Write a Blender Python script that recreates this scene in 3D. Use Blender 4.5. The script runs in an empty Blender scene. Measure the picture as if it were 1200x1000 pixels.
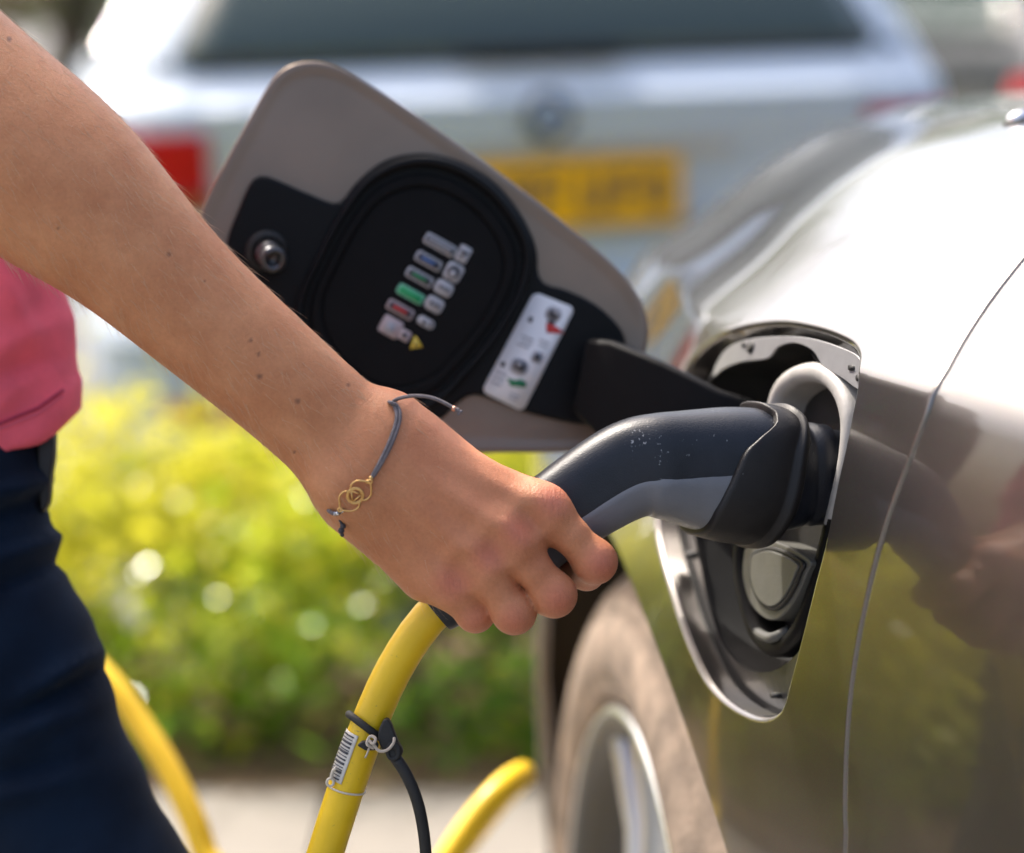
import bpy, bmesh, math, random
import numpy as np
from mathutils import Vector, Matrix
from mathutils.geometry import delaunay_2d_cdt
from mathutils.bvhtree import BVHTree
random.seed(7); rng = np.random.default_rng(11)
SC = bpy.context.scene
R = math.radians
# ---------------------------------------------------------------- camera
CAMZ, PITCH, LENS = 1.15, R(9.5), 85.0
F = LENS/36.0*1200.0
cam_d = bpy.data.cameras.new('camera'); cam = bpy.data.objects.new('camera', cam_d)
SC.collection.objects.link(cam); SC.camera = cam
cam.location = (0, 0, CAMZ); cam.rotation_euler = (math.pi/2-PITCH, 0, 0)
cam_d.lens = LENS; cam_d.sensor_width = 36; cam_d.sensor_fit = 'HORIZONTAL'
cam_d.clip_start = 0.05; cam_d.clip_end = 900
cam_d.dof.use_dof = True; cam_d.dof.focus_distance = 1.262; cam_d.dof.aperture_fstop = 3.2
cam_d.dof.aperture_blades = 9
# ---------------------------------------------------------------- sky, sun, exposure
SUN = Vector((-0.40, 0.41, 0.81)).normalized()
elev = math.asin(SUN.z); azim = math.atan2(SUN.x, SUN.y)
W_ = bpy.data.worlds.new('World'); SC.world = W_; W_.use_nodes = True
nt = W_.node_tree; bg = nt.nodes['Background']
sky = nt.nodes.new('ShaderNodeTexSky'); sky.sky_type = 'NISHITA'; sky.sun_disc = False
sky.sun_elevation = elev; sky.sun_rotation = azim
sky.air_density = 1.0; sky.dust_density = 7.0; sky.ozone_density = 0.6
nt.links.new(sky.outputs[0], bg.inputs[0]); bg.inputs[1].default_value = 0.15
sl = bpy.data.lights.new('sun', 'SUN'); sl.energy = 2.7; sl.angle = R(0.6); sl.color = (1.0, 0.94, 0.86)
so = bpy.data.objects.new('sun', sl); SC.collection.objects.link(so)
so.rotation_euler = (-SUN).to_track_quat('-Z', 'Y').to_euler()
vs = SC.view_settings; vs.view_transform = 'Standard'; vs.look = 'None'; vs.exposure = 1.28; vs.gamma = 1.0
vs.use_curve_mapping = False
SC.cycles.use_denoising = True
SC.cycles.adaptive_threshold = 0.02; SC.cycles.max_bounces = 7; SC.cycles.transparent_max_bounces = 8
SC.cycles.sample_clamp_indirect = 6.0

# ---------------------------------------------------------------- helpers
cp, sp_ = math.cos(PITCH), math.sin(PITCH)
def P(px, py, d):
    """photo pixel at depth d (metres along the lens axis) -> world point"""
    xc = (px-600)/F*d; yc = (500-py)/F*d
    return Vector((xc, d*cp+yc*sp_, CAMZ-d*sp_+yc*cp))
def cam2world(A):
    A = np.asarray(A, float)
    return np.stack([A[:, 0], A[:, 2]*cp+A[:, 1]*sp_, CAMZ-A[:, 2]*sp_+A[:, 1]*cp], 1)
def proj(A):
    A = np.atleast_2d(np.asarray(A, float)); z = A[:, 2]-CAMZ
    d = A[:, 1]*cp-z*sp_
    return np.stack([600+F*A[:, 0]/d, 500-F*(A[:, 1]*sp_+z*cp)/d, d], 1)
COL = SC.collection
def tag(o, label=None, cat=None, group=None, kind=None):
    if label: o['label'] = label
    if cat: o['category'] = cat
    if group: o['group'] = group
    if kind: o['kind'] = kind
    return o
def empty(name, loc, label=None, cat=None, group=None):
    o = bpy.data.objects.new(name, None); o.location = loc; COL.objects.link(o)
    o.empty_display_size = 0.05
    return tag(o, label, cat, group)
def WM(o):
    m = Matrix.LocRotScale(o.location, o.rotation_euler, o.scale)
    if o.parent is not None:
        m = WM(o.parent) @ o.matrix_parent_inverse @ m
    return m
def mesh(name, verts, faces, mt=None, parent=None, smooth=True, normals=None, bevel=0, seg=2, sub=0, local=False, angle=40):
    me = bpy.data.meshes.new(name)
    me.from_pydata([tuple(v) for v in verts], [], [tuple(f) for f in faces]); me.update()
    if smooth: me.polygons.foreach_set('use_smooth', [True]*len(me.polygons))
    if normals is not None: me.normals_split_custom_set_from_vertices([tuple(n) for n in normals])
    if mt: me.materials.append(mt)
    o = bpy.data.objects.new(name, me)
    COL.objects.link(o)
    if parent is not None:
        o.parent = parent
        if not local: o.matrix_parent_inverse = WM(parent).inverted()
    if bevel:
        b = o.modifiers.new('bevel', 'BEVEL'); b.width = bevel; b.segments = seg; b.limit_method = 'ANGLE'; b.angle_limit = R(angle)
        w = o.modifiers.new('wn', 'WEIGHTED_NORMAL'); w.keep_sharp = True
    if sub:
        s = o.modifiers.new('sub', 'SUBSURF'); s.levels = sub; s.render_levels = sub
    return o
def spline(xs, ys):
    xs = np.asarray(xs, float); ys = np.asarray(ys, float); n = len(xs)
    h = np.diff(xs); A = np.zeros((n, n)); b = np.zeros(n); A[0, 0] = A[-1, -1] = 1
    for i in range(1, n-1):
        A[i, i-1] = h[i-1]; A[i, i] = 2*(h[i-1]+h[i]); A[i, i+1] = h[i]
        b[i] = 6*((ys[i+1]-ys[i])/h[i]-(ys[i]-ys[i-1])/h[i-1])
    M = np.linalg.solve(A, b)
    def f(x):
        x = np.asarray(x, float); i = np.clip(np.searchsorted(xs, x)-1, 0, n-2)
        xx = np.clip(x, xs[0]-5*h[0], xs[-1]+5*h[-1])
        a = xs[i+1]-xx; c = xx-xs[i]; hh = h[i]
        return (M[i]*a**3+M[i+1]*c**3)/(6*hh)+(ys[i]/hh-M[i]*hh/6)*a+(ys[i+1]/hh-M[i+1]*hh/6)*c
    return f
def smooth_path(pts, n, closed=False):
    """Catmull-Rom through points, resampled evenly to n points"""
    p = np.array([tuple(q) for q in pts], float); m = len(p); out = []
    rngi = range(m) if closed else range(m-1)
    for i in rngi:
        if closed: a, b, c, d = p[(i-1) % m], p[i], p[(i+1) % m], p[(i+2) % m]
        else: a, b, c, d = p[max(i-1, 0)], p[i], p[i+1], p[min(i+2, m-1)]
        for t in np.linspace(0, 1, 24, endpoint=False):
            out.append(.5*((2*b)+(-a+c)*t+(2*a-5*b+4*c-d)*t*t+(-a+3*b-3*c+d)*t**3))
    out.append(p[0] if closed else p[-1]); out = np.array(out)
    s = np.concatenate([[0], np.cumsum(np.linalg.norm(np.diff(out, axis=0), axis=1))])
    q = np.linspace(0, s[-1], n, endpoint=not closed)
    return np.stack([np.interp(q, s, out[:, k]) for k in range(p.shape[1])], 1)
def frames(path, closed=False):
    p = np.asarray(path); n = len(p)
    T = (np.roll(p, -1, 0)-np.roll(p, 1, 0)) if closed else np.gradient(p, axis=0)
    T /= np.linalg.norm(T, axis=1)[:, None]+1e-12
    U = np.zeros_like(p); a = np.array([0, 0, 1.]) if abs(T[0, 2]) < .9 else np.array([0, 1., 0])
    u = a-T[0]*a.dot(T[0]); u /= np.linalg.norm(u)
    for i in range(n):
        u = u-T[i]*u.dot(T[i]); u /= np.linalg.norm(u); U[i] = u
    return T, U, np.cross(T, U)
def tube_geo(path, rad, seg=12, closed=False, cap=True):
    p = np.asarray([tuple(q) for q in path], float); n = len(p)
    rad = np.full(n, rad) if np.isscalar(rad) else np.asarray(rad, float)
    T, U, V = frames(p, closed); a = np.arange(seg)*2*np.pi/seg
    ring = p[:, None]+rad[:, None, None]*(np.cos(a)[None, :, None]*U[:, None]+np.sin(a)[None, :, None]*V[:, None])
    v = ring.reshape(-1, 3); f = []
    for i in range(n if closed else n-1):
        j = (i+1) % n
        for k in range(seg):
            f.append((i*seg+k, i*seg+(k+1) % seg, j*seg+(k+1) % seg, j*seg+k))
    if cap and not closed:
        f.append(tuple(range(seg))[::-1]); f.append(tuple((n-1)*seg+k for k in range(seg)))
    return v, f
def tube(name, path, rad, mt, parent=None, seg=12, closed=False, n=None):
    if n: path = smooth_path(path, n, closed)
    v, f = tube_geo(path, rad, seg, closed)
    return mesh(name, v, f, mt, parent)
class Geo:
    """collects shapes of ONE part"""
    def __init__(s): s.v = []; s.f = []
    def add(s, v, f):
        o = len(s.v); s.v += [tuple(q) for q in v]; s.f += [tuple(o+i for i in g) for g in f]; return s
    def box(s, c, sx, sy, sz, M=None):
        vs_ = [Vector((x*sx/2, y*sy/2, z*sz/2)) for x in (-1, 1) for y in (-1, 1) for z in (-1, 1)]
        vs_ = [(M @ q if M else q)+Vector(c) for q in vs_]
        return s.add(vs_, [(0, 1, 3, 2), (4, 6, 7, 5), (0, 4, 5, 1), (2, 3, 7, 6), (0, 2, 6, 4), (1, 5, 7, 3)])
    def tube(s, path, r, seg=8, closed=False): return s.add(*tube_geo(path, r, seg, closed))
    def make(s, name, mt, parent=None, **k): return mesh(name, s.v, s.f, mt, parent, **k)
def prism_geo(outline, off):
    o = [Vector(q) for q in outline]; n = len(o); off = Vector(off)
    v = o+[q+off for q in o]
    f = [tuple(range(n)), tuple(range(2*n-1, n-1, -1))]+[(i, n+i, n+(i+1) % n, (i+1) % n) for i in range(n)]
    return v, f
def fixn(o):
    bm = bmesh.new(); bm.from_mesh(o.data); bmesh.ops.recalc_face_normals(bm, faces=bm.faces); bm.to_mesh(o.data); bm.free(); return o
def prism(name, outline, off, mt, parent=None, bevel=0, **k):
    v, f = prism_geo(outline, off)
    return fixn(mesh(name, v, f, mt, parent, bevel=bevel, **k))
def lathe(profile, c, axis, up, seg=64):
    """profile: (radius, along axis) list"""
    a = Vector(axis).normalized(); u = Vector(up); u = (u-a*u.dot(a)).normalized(); w = a.cross(u); v = []; f = []
    for r, h in profile:
        for k in range(seg):
            t = 2*math.pi*k/seg; v.append(Vector(c)+a*h+(u*math.cos(t)+w*math.sin(t))*r)
    for i in range(len(profile)-1):
        for k in range(seg): f.append((i*seg+k, i*seg+(k+1) % seg, (i+1)*seg+(k+1) % seg, (i+1)*seg+k))
    return v, f

# ---------------------------------------------------------------- materials
MATS = {}
def mat(name, col, rough=.5, metal=0, var=0, scale=30, bump=0, bscale=200, coat=0, spec=.5, extra=None, detail=4):
    if name in MATS: return MATS[name]
    m = bpy.data.materials.new(name); m.use_nodes = True; N = m.node_tree; b = N.nodes['Principled BSDF']
    b.inputs['Base Color'].default_value = (*col, 1); b.inputs['Roughness'].default_value = rough
    b.inputs['Metallic'].default_value = metal; b.inputs['Specular IOR Level'].default_value = spec
    b.inputs['Coat Weight'].default_value = coat; b.inputs['Coat Roughness'].default_value = .03
    tc = N.nodes.new('ShaderNodeTexCoord')
    if var:
        t = N.nodes.new('ShaderNodeTexNoise'); t.inputs['Scale'].default_value = scale; t.inputs['Detail'].default_value = detail
        N.links.new(tc.outputs['Object'], t.inputs['Vector'])
        r = N.nodes.new('ShaderNodeValToRGB'); e = r.color_ramp.elements
        e[0].position = .3; e[1].position = .7
        e[0].color = (*[max(0, c*(1-var)) for c in col], 1); e[1].color = (*[min(1, c*(1+var)) for c in col], 1)
        N.links.new(t.outputs['Fac'], r.inputs[0]); N.links.new(r.outputs[0], b.inputs['Base Color'])
        mr = N.nodes.new('ShaderNodeMapRange'); mr.inputs[3].default_value = max(0, rough-.12*min(1, var*2)); mr.inputs[4].default_value = min(1, rough+.12*min(1, var*2))
        N.links.new(t.outputs['Fac'], mr.inputs[0]); N.links.new(mr.outputs[0], b.inputs['Roughness'])
    if bump:
        t2 = N.nodes.new('ShaderNodeTexNoise'); t2.inputs['Scale'].default_value = bscale; t2.inputs['Detail'].default_value = 5
        N.links.new(tc.outputs['Object'], t2.inputs['Vector'])
        bp = N.nodes.new('ShaderNodeBump'); bp.inputs['Strength'].default_value = bump; bp.inputs['Distance'].default_value = .002
        N.links.new(t2.outputs['Fac'], bp.inputs['Height']); N.links.new(bp.outputs[0], b.inputs['Normal'])
    if extra: extra(m, N, b, tc)
    MATS[name] = m; return m
def paint_extra(flake, dust=0, dcol=(.4, .33, .24)):
    def ex(m, N, b, tc):
        v = N.nodes.new('ShaderNodeTexVoronoi'); v.inputs['Scale'].default_value = 2600
        N.links.new(tc.outputs['Object'], v.inputs['Vector'])
        mx = N.nodes.new('ShaderNodeMix'); mx.data_type = 'RGBA'; mx.blend_type = 'MULTIPLY'; mx.inputs[0].default_value = flake
        mx.inputs[6].default_value = b.inputs['Base Color'].default_value
        N.links.new(v.outputs['Color'], mx.inputs[7]); last = mx.outputs[2]
        t = N.nodes.new('ShaderNodeTexNoise'); t.inputs['Scale'].default_value = 22; t.inputs['Detail'].default_value = 8; t.inputs['Roughness'].default_value = .7
        N.links.new(tc.outputs['Object'], t.inputs['Vector'])
        r = N.nodes.new('ShaderNodeMapRange'); r.inputs[1].default_value = .45; r.inputs[2].default_value = .75; r.inputs[4].default_value = .05+dust
        r.inputs[3].default_value = dust*.5
        N.links.new(t.outputs['Fac'], r.inputs[0])
        m2 = N.nodes.new('ShaderNodeMix'); m2.data_type = 'RGBA'; m2.inputs[7].default_value = (*dcol, 1)
        N.links.new(r.outputs[0], m2.inputs[0]); N.links.new(last, m2.inputs[6]); N.links.new(m2.outputs[2], b.inputs['Base Color'])
        r3 = N.nodes.new('ShaderNodeMapRange'); r3.inputs[1].default_value = .4; r3.inputs[2].default_value = .8; r3.inputs[3].default_value = .02; r3.inputs[4].default_value = .10
        N.links.new(t.outputs['Fac'], r3.inputs[0]); N.links.new(r3.outputs[0], b.inputs['Coat Roughness'])
    return ex
M_paint = mat('warm_grey_metallic_paint', (.165, .152, .143), .31, .94, coat=1.0, extra=paint_extra(.25))
M_inner = mat('grey_undercoat', (.07, .068, .068), .30, .6, var=.12, scale=40, coat=.3)
M_flapin = mat('taupe_inner_paint', (.22, .165, .13), .38, .55, var=.10, scale=14, coat=.35)
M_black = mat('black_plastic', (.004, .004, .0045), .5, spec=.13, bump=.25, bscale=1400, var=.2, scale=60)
M_blacks = mat('satin_black_plastic', (.0035, .004, .005), .42, spec=.16, bump=.12, bscale=900, var=.2, scale=60)
M_rubber = mat('black_rubber', (.014, .014, .014), .6, var=.3, scale=80, bump=.2, bscale=600)
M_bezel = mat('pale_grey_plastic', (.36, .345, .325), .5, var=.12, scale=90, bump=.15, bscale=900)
M_cover = mat('grey_cover_plastic', (.10, .10, .09), .45, var=.1, scale=90, bump=.2, bscale=900)
M_steel = mat('dull_steel', (.42, .42, .43), .35, .9, var=.15, scale=60)
M_chrome = mat('bright_metal', (.7, .7, .72), .18, 1.0)
M_white = mat('white_label', (.72, .72, .74), .45)
M_ink = mat('dark_ink', (.05, .05, .06), .5)
M_grey_ink = mat('grey_ink', (.35, .35, .38), .5)
M_red = mat('red_ink', (.5, .03, .03), .5); M_green = mat('green_ink', (.02, .34, .12), .5)
M_dgreen = mat('dark_green_ink', (.02, .20, .08), .5)
M_blue = mat('blue_ink', (.06, .13, .32), .5); M_yel = mat('yellow_ink', (.75, .55, .06), .5); M_lab = mat('label_grey', (.42, .42, .44), .5)
M_pink_l = mat('label_pink_grey', (.45, .36, .36), .5)
# ================================================================ ground and planting strip
def slab(name, x0, x1, y0, y1, z0, z1, mt, n=1):
    g = Geo(); g.box(((x0+x1)/2, (y0+y1)/2, (z0+z1)/2), x1-x0, y1-y0, z1-z0)
    return g.make(name, mt, smooth=False)
M_asph = mat('asphalt', (.13, .128, .122), .85, var=.35, scale=6, bump=.5, bscale=300)
M_pave = mat('pale_concrete', (.21, .19, .165), .85, var=.14, scale=3, bump=.3, bscale=200)
M_soil = mat('soil', (.16, .10, .06), .95, var=.4, scale=14, bump=.8, bscale=60)
M_kerb = mat('kerb_concrete', (.40, .39, .36), .85, var=.12, scale=8, bump=.3, bscale=150)
gnd = mesh('ground', [(-300, -300, 0), (300, -300, 0), (300, 500, 0), (-300, 500, 0)], [(0, 1, 2, 3)], M_asph, smooth=False)
tag(gnd, kind='structure')
pv = slab('pavement', -7, 2.2, 2.15, 3.17, -.1, .10, M_pave); tag(pv, kind='structure')
for i in range(15):            # paving slabs with recessed joints
    for j in range(2):
        x0 = -7+i*.615; g = Geo(); g.box((x0+.3, 2.40+j*.51, .105), .595, .49, .03)
        g.make('paving_slab', M_pave, pv, smooth=False)
kb = slab('kerb', -7, 2.2, 2.02, 2.14, -.1, .125, M_kerb); tag(kb, kind='structure')
bed = slab('planting_bed', -7, 2.2, 3.18, 4.03, -.1, .11, M_soil); tag(bed, kind='structure')

# ================================================================ grey electric car: body surface
secz = [(.08, .16), (.055, .24), (.03, .34), (.012, .46), (.002, .60), (-.002, .70), (0, .78), (.005, .84), (.0125, .895), (.022, .94), (.0285, .964), (.0325, .974), (.043, .983),
        (.066, 1.002), (.097, 1.030), (.138, 1.060), (.185, 1.084), (.26, 1.104), (.38, 1.118), (.55, 1.128), (.80, 1.135), (1.1, 1.138)]
_s = smooth_path(secz, 1200); _T = np.concatenate([[0], np.cumsum(np.linalg.norm(np.diff(_s, axis=0), axis=1))])
# soften the section a little except at the shoulder crease
def sec(t): return np.interp(t, _T, _s[:, 0]), np.interp(t, _T, _s[:, 1])
X0 = spline([.0, .3, .6, .9, 1.0, 1.1, 1.25, 1.34, 1.48, 1.65, 1.85, 2.05, 2.22, 2.38, 2.52, 2.64], [.59, .486, .380, .272, .234, .196, .142, .112, .076, .048, .028, .016, .022, .062, .15, .33])
def S(y, t):
    y = np.asarray(y, float); t = np.asarray(t, float)
    dx, z = sec(t); w = np.clip((z-.72)/.3, 0, 1); w = w*w*(3-2*w)
    g = -.029*np.maximum(0, y-1.2)**1.5-.25*np.maximum(0, y-2.1)**2
    w2 = np.clip((z-.76)/.26, 0, 1); w2 = w2*w2*(3-2*w2)
    q = np.clip((y-1.3)/.7, 0, 1); b = .08*w2*q*q*(3-2*q)
    return np.stack([X0(y)+dx+b, y+0*t, z+w*g], -1)
def SN(y, t, e=.004):
    a = S(y+e, t)-S(y-e, t); b = S(y, t+e)-S(y, np.asarray(t)-e)
    n = np.cross(a, b); n /= np.linalg.norm(n, axis=-1)[..., None]
    return n*np.where(n[..., :1]*-1+n[..., 2:3] < 0, -1, 1)
def t_of_z(z): return float(np.interp(z, _s[:, 1], _T))
_gy, _gt = np.meshgrid(np.arange(.8, 2.0, .004), np.arange(t_of_z(.5), t_of_z(1.11), .004), indexing='ij')
_gp = S(_gy, _gt).reshape(-1, 3); _gn = SN(_gy, _gt).reshape(-1, 3)
_front = ((np.array([0, 0, CAMZ])-_gp)*_gn).sum(1) > 0
_gq = proj(_gp); _gq[~_front] = 1e6
def on_body(px, py):
    i = int(np.argmin((_gq[:, 0]-px)**2+(_gq[:, 1]-py)**2)); y, t = _gy.ravel()[i], _gt.ravel()[i]
    for _ in range(6):
        q = proj(S(y, t))[0, :2]; e = 1e-4
        J = np.stack([(proj(S(y+e, t))[0, :2]-q)/e, (proj(S(y, t+e))[0, :2]-q)/e], 1)
        try: s = np.linalg.solve(J, np.array([px, py])-q)
        except Exception: break
        s = np.clip(s, -.02, .02); y += s[0]; t += s[1]
    return y, t
def in_poly(p, poly):
    x, y = p[:, 0], p[:, 1]; c = np.zeros(len(p), bool); n = len(poly); j = n-1
    for i in range(n):
        a, b = poly[i], poly[j]
        k = ((a[1] > y) != (b[1] > y)) & (x < (b[0]-a[0])*(y-a[1])/(b[1]-a[1]+1e-15)+a[0]); c ^= k; j = i
    return c
def resample(poly, step, closed=False):
    p = np.asarray(poly, float)
    if closed: p = np.vstack([p, p[:1]])
    s = np.concatenate([[0], np.cumsum(np.linalg.norm(np.diff(p, axis=0), axis=1))]); n = max(2, int(s[-1]/step))
    q = np.linspace(0, s[-1], n+1); r = np.stack([np.interp(q, s, p[:, k]) for k in range(2)], 1)
    return r[:-1] if closed else r
def panel(name, outer, holes, mt, parent, step=.011, flange=None):
    """body panel: outer / holes are lists of (y,t) loops; rolled edges where flange says"""
    loops = [np.asarray(outer)]+[np.asarray(h) for h in holes]
    pts = []; edges = []
    for L in loops:
        o = len(pts); pts += [tuple(q) for q in L]; edges += [(o+i, o+(i+1) % len(L)) for i in range(len(L))]
    lo, hi = loops[0].min(0), loops[0].max(0)
    gy, gt = np.meshgrid(np.arange(lo[0]+step/2, hi[0], step), np.arange(lo[1]+step/2, hi[1], step), indexing='ij')
    g = np.stack([gy.ravel(), gt.ravel()], 1); k = in_poly(g, loops[0])
    for h in loops[1:]: k &= ~in_poly(g, h)
    g = g[k]; allb = np.array(pts)
    keep = np.ones(len(g), bool)
    for i in range(0, len(g), 2000):
        dd = ((g[i:i+2000, None]-allb[None])**2).sum(2).min(1); keep[i:i+2000] = dd > (step*.45)**2
    g = g[keep]
    r = delaunay_2d_cdt([Vector(q) for q in pts]+[Vector(q) for q in g], edges, [], 0, 1e-7)
    v2 = np.array([tuple(q) for q in r[0]]); fc = [f for f in r[2]]
    cen = np.array([v2[list(f)].mean(0) for f in fc]); k = in_poly(cen, loops[0])
    for h in loops[1:]: k &= ~in_poly(cen, h)
    fc = [f for f, q in zip(fc, k) if q]
    V = S(v2[:, 0], v2[:, 1]); Nn = SN(v2[:, 0], v2[:, 1])
    V = list(map(tuple, V)); Nn = list(map(tuple, Nn)); F_ = []
    for f in fc:
        a, b, c = (np.array(V[i]) for i in f[:3]); n = np.cross(b-a, c-a)
        F_.append(tuple(f) if n.dot(Nn[f[0]]) > 0 else tuple(f)[::-1])
    for (loop, i0, i1, closed, rad, dep) in (flange or []):
        L = loops[loop]; n = len(L); ids = [i % n for i in range(i0, i1+1)] if not closed else list(range(n))
        A = L[ids]; p = S(A[:, 0], A[:, 1]); nn = SN(A[:, 0], A[:, 1])
        tg = (np.roll(p, -1, 0)-np.roll(p, 1, 0)) if closed else np.gradient(p, axis=0)
        tg /= np.linalg.norm(tg, axis=1)[:, None]+1e-12
        out = np.cross(nn, tg); mid = len(A)//2      # make `out` point away from the panel
        test = A[mid]; eps = 1e-3; st = S(test[0], test[1])
        dirs = [np.array([math.cos(a), math.sin(a)])*eps for a in np.linspace(0, 2*np.pi, 16, endpoint=False)]
        best = max(dirs, key=lambda d: float((S(*(test+d))-st).dot(out[mid])))
        q = (test+best*3)[None]; ins = bool(in_poly(q, loops[0])[0]) and not any(bool(in_poly(q, h)[0]) for h in loops[1:])
        if ins: out = -out
        rings = []
        for a in (0, 18, 36, 54, 72, 90):
            a = R(a); rings.append((p+out*rad*math.sin(a)-nn*rad*(1-math.cos(a)), out*math.sin(a)+nn*math.cos(a)))
        for d in dep: rings.append((p+out*rad-nn*(rad+d), out))
        base = len(V); m = len(A)
        for pp, no in rings: V += list(map(tuple, pp)); Nn += list(map(tuple, no))
        for k_ in range(len(rings)-1):
            for i in range(m if closed else m-1):
                j = (i+1) % m; q = (base+k_*m+i, base+k_*m+j, base+(k_+1)*m+j, base+(k_+1)*m+i)
                n0 = np.cross(np.array(V[q[1]])-V[q[0]], np.array(V[q[3]])-V[q[0]])
                F_.append(q if n0.dot(Nn[q[0]])+n0.dot(Nn[q[3]]) > 0 else q[::-1])
    return mesh(name, V, F_, mt, parent, normals=Nn)
car = empty('electric_car', (0.7, 1.2, 0), 'warm grey electric car with its charging flap open and plug inserted', 'car')
# --- lines traced on the body
open_px = [(798, 446), (806, 424), (822, 404), (848, 387), (882, 376), (922, 373), (962, 380), (992, 391), (1007, 402), (1011, 420), (1007, 450), (996, 510), (985, 560), (971, 630),
           (956, 690), (941, 750), (928, 800), (919, 832), (907, 845), (890, 848), (868, 840), (845, 824), (825, 800), (808, 765), (795, 730), (783, 690), (772, 650), (766, 612), (768, 570), (776, 525), (787, 480)]
hole = smooth_path([on_body(*q) for q in open_px], 170, True)
seam_px = [(990, 1000), (991, 900), (1001, 780), (1031, 640), (1060, 556), (1090, 480), (1118, 420), (1152, 364), (1197, 306)]
sm = [on_body(*q) for q in smooth_path(seam_px, 40)]
T0 = 0.0; TB = t_of_z(1.098)
e0 = sm[0]; e1 = sm[-1]; sl_ = (sm[-1][0]-sm[-2][0])/(sm[-1][1]-sm[-2][1])
sm = [(e0[0]+.0, T0), (e0[0], e0[1]*.6)]+sm+[(e1[0]+sl_*(TB-e1[1]), TB)]
seam = smooth_path(sm, 110)
for _ in range(2): seam[1:-1] = seam[1:-1]*.5+(seam[:-2]+seam[2:])*.25
WC = Vector((.082, 1.615, .388)); RA = .432      # wheel outer-face centre, arch radius
arch = []
for a in np.linspace(-24, 204, 90):
    y = WC.y-RA*math.cos(R(a)); z = WC.z+RA*math.sin(R(a)); arch.append((y, t_of_z(max(z, .161))))
arch = np.array(arch)
# fender: bottom strip, arch, front, shut line, seam
G = .0030
sF = seam+np.array([G, 0]); sD = seam-np.array([G, 0])
loopF = np.vstack([sF[::-1], resample([sF[0], arch[0]], .012)[1:-1], arch, resample([arch[-1], (2.6, T0+.1), (2.6, TB), tuple(sF[-1])], .012)[1:-1]])
nS = len(sF); nA0 = nS+len(resample([sF[0], arch[0]], .012)[1:-1]); nA1 = nA0+len(arch)-1
nT0 = nA1+1; nT1 = len(loopF)-1
tt = [i for i in range(nT0, len(loopF)) if abs(loopF[i][1]-TB) < 1e-6]
fender = panel('fender', loopF, [hole], M_paint, car, .011,
               [(0, 0, nS-1, False, .0030, (.004, .016)), (0, nA0, nA1, False, .005, (.003,)), (1, 0, 0, True, .0035, (.003, .011)), (0, tt[0], tt[-1], False, .0025, (.004, .02))])
loopD = np.vstack([sD, resample([tuple(sD[-1]), (.05, TB+.0), (.05, T0), tuple(sD[0])], .014)[1:-1]])
door = panel('front_door', loopD, [], M_paint, car, .013, [(0, 0, nS-1, False, .0030, (.004, .016))])
TE = float(_T[-1])-.005
loopB = np.vstack([resample([(2.6, TB+.005), (.75, TB+.005)], .012), resample([(.75, TB+.005), (.75, TE), (2.6, TE), (2.6, TB+.005)], .02)[1:-1]])
nb = len(resample([(2.6, TB+.005), (.75, TB+.005)], .012))
bonnet = panel('bonnet', loopB, [], M_paint, car, .016, [(0, 0, nb-1, False, .0025, (.004, .02))])
# dark backing behind the shut lines, inner body
def strip_back(name, line, w, dep, mt):
    v = []; f = []
    for i, (y, t) in enumerate(line):
        for s in (-w, w): v.append(S(y+s, t)-SN(y+s, t)*dep)
        if i: f.append((2*i-2, 2*i-1, 2*i+1, 2*i))
    return mesh(name, v, f, mt, car)
strip_back('shut_line_seal', seam, .02, .014, M_rubber)
v = []; f = []
for i, y in enumerate(np.linspace(.75, 2.6, 90)):
    for s in (-.02, .025): v.append(S(y, TB+s)-SN(y, TB+s)*.014)
    if i: f.append((2*i-2, 2*i-1, 2*i+1, 2*i))
mesh('bonnet_seal', v, f, M_rubber, car)
# feature line low on the door (a shallow moulding)
# wheel arch liner: inner drum behind the opening
OUT = Vector((-math.cos(R(7)), -math.sin(R(7)), 0)); 
v = []; f = []; na = 60
for i, a in enumerate(np.linspace(-28, 208, na)):
    y = WC.y-(RA+.012)*math.cos(R(a)); z = WC.z+(RA+.012)*math.sin(R(a)); z = max(z, .10)
    x = float(X0(y))+.012+float(np.interp(z, [0, .3, .6, 1], [.05, .03, .0, .0]))
    v += [(x, y, z), (x+.30, y, z)]
    if i: f.append((2*i-2, 2*i, 2*i+1, 2*i-1))
mesh('arch_liner', v, f, mat('arch_liner_felt', (.02, .015, .012), .95, var=.3, scale=30, bump=.5), car)
g = Geo(); g.box((.55, 1.6, .55), .1, 1.0, .9); g.make('inner_arch_wall', M_rubber, car, smooth=False)
# floor, far side and cabin so that the car is closed
g = Geo(); g.box((1.1, .6, .20), 1.1, 3.6, .06); g.make('underbody', M_rubber, car, smooth=False)
# glasshouse (beyond the right edge of the picture)
M_gl = mat('tinted_glass', (.010, .018, .018), .06, spec=.45)
bl = [Vector(S(y, TB))+Vector((.004, 0, .004)) for y in (.06, .30, .55, .74)]
rf = [Vector((float(X0(y0))+.36, y0, z0)) for y0, z0 in ((.06, 1.50), (.18, 1.49), (.30, 1.47), (.42, 1.42))]
v = []; f = []
for i, (a, b) in enumerate(zip(bl, rf)):
    v += [a, a.lerp(b, .5)+Vector((-.015, 0, 0)), b]
    if i: f += [(3*i-3, 3*i, 3*i+1, 3*i-2), (3*i-2, 3*i+1, 3*i+2, 3*i-1)]
o = mesh('side_window', v, f, M_gl, car); o.modifiers.new('thick', 'SOLIDIFY').thickness = .004
tube('windscreen_pillar', [Vector(S(.76, TB+.01)), bl[-1].lerp(rf[-1], .5)+Vector((.0, .06, .01)), rf[-1]+Vector((.01, .03, .01)), rf[0]+Vector((.01, -.1, .03))], .028, M_paint, car, 12, n=30)
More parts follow.
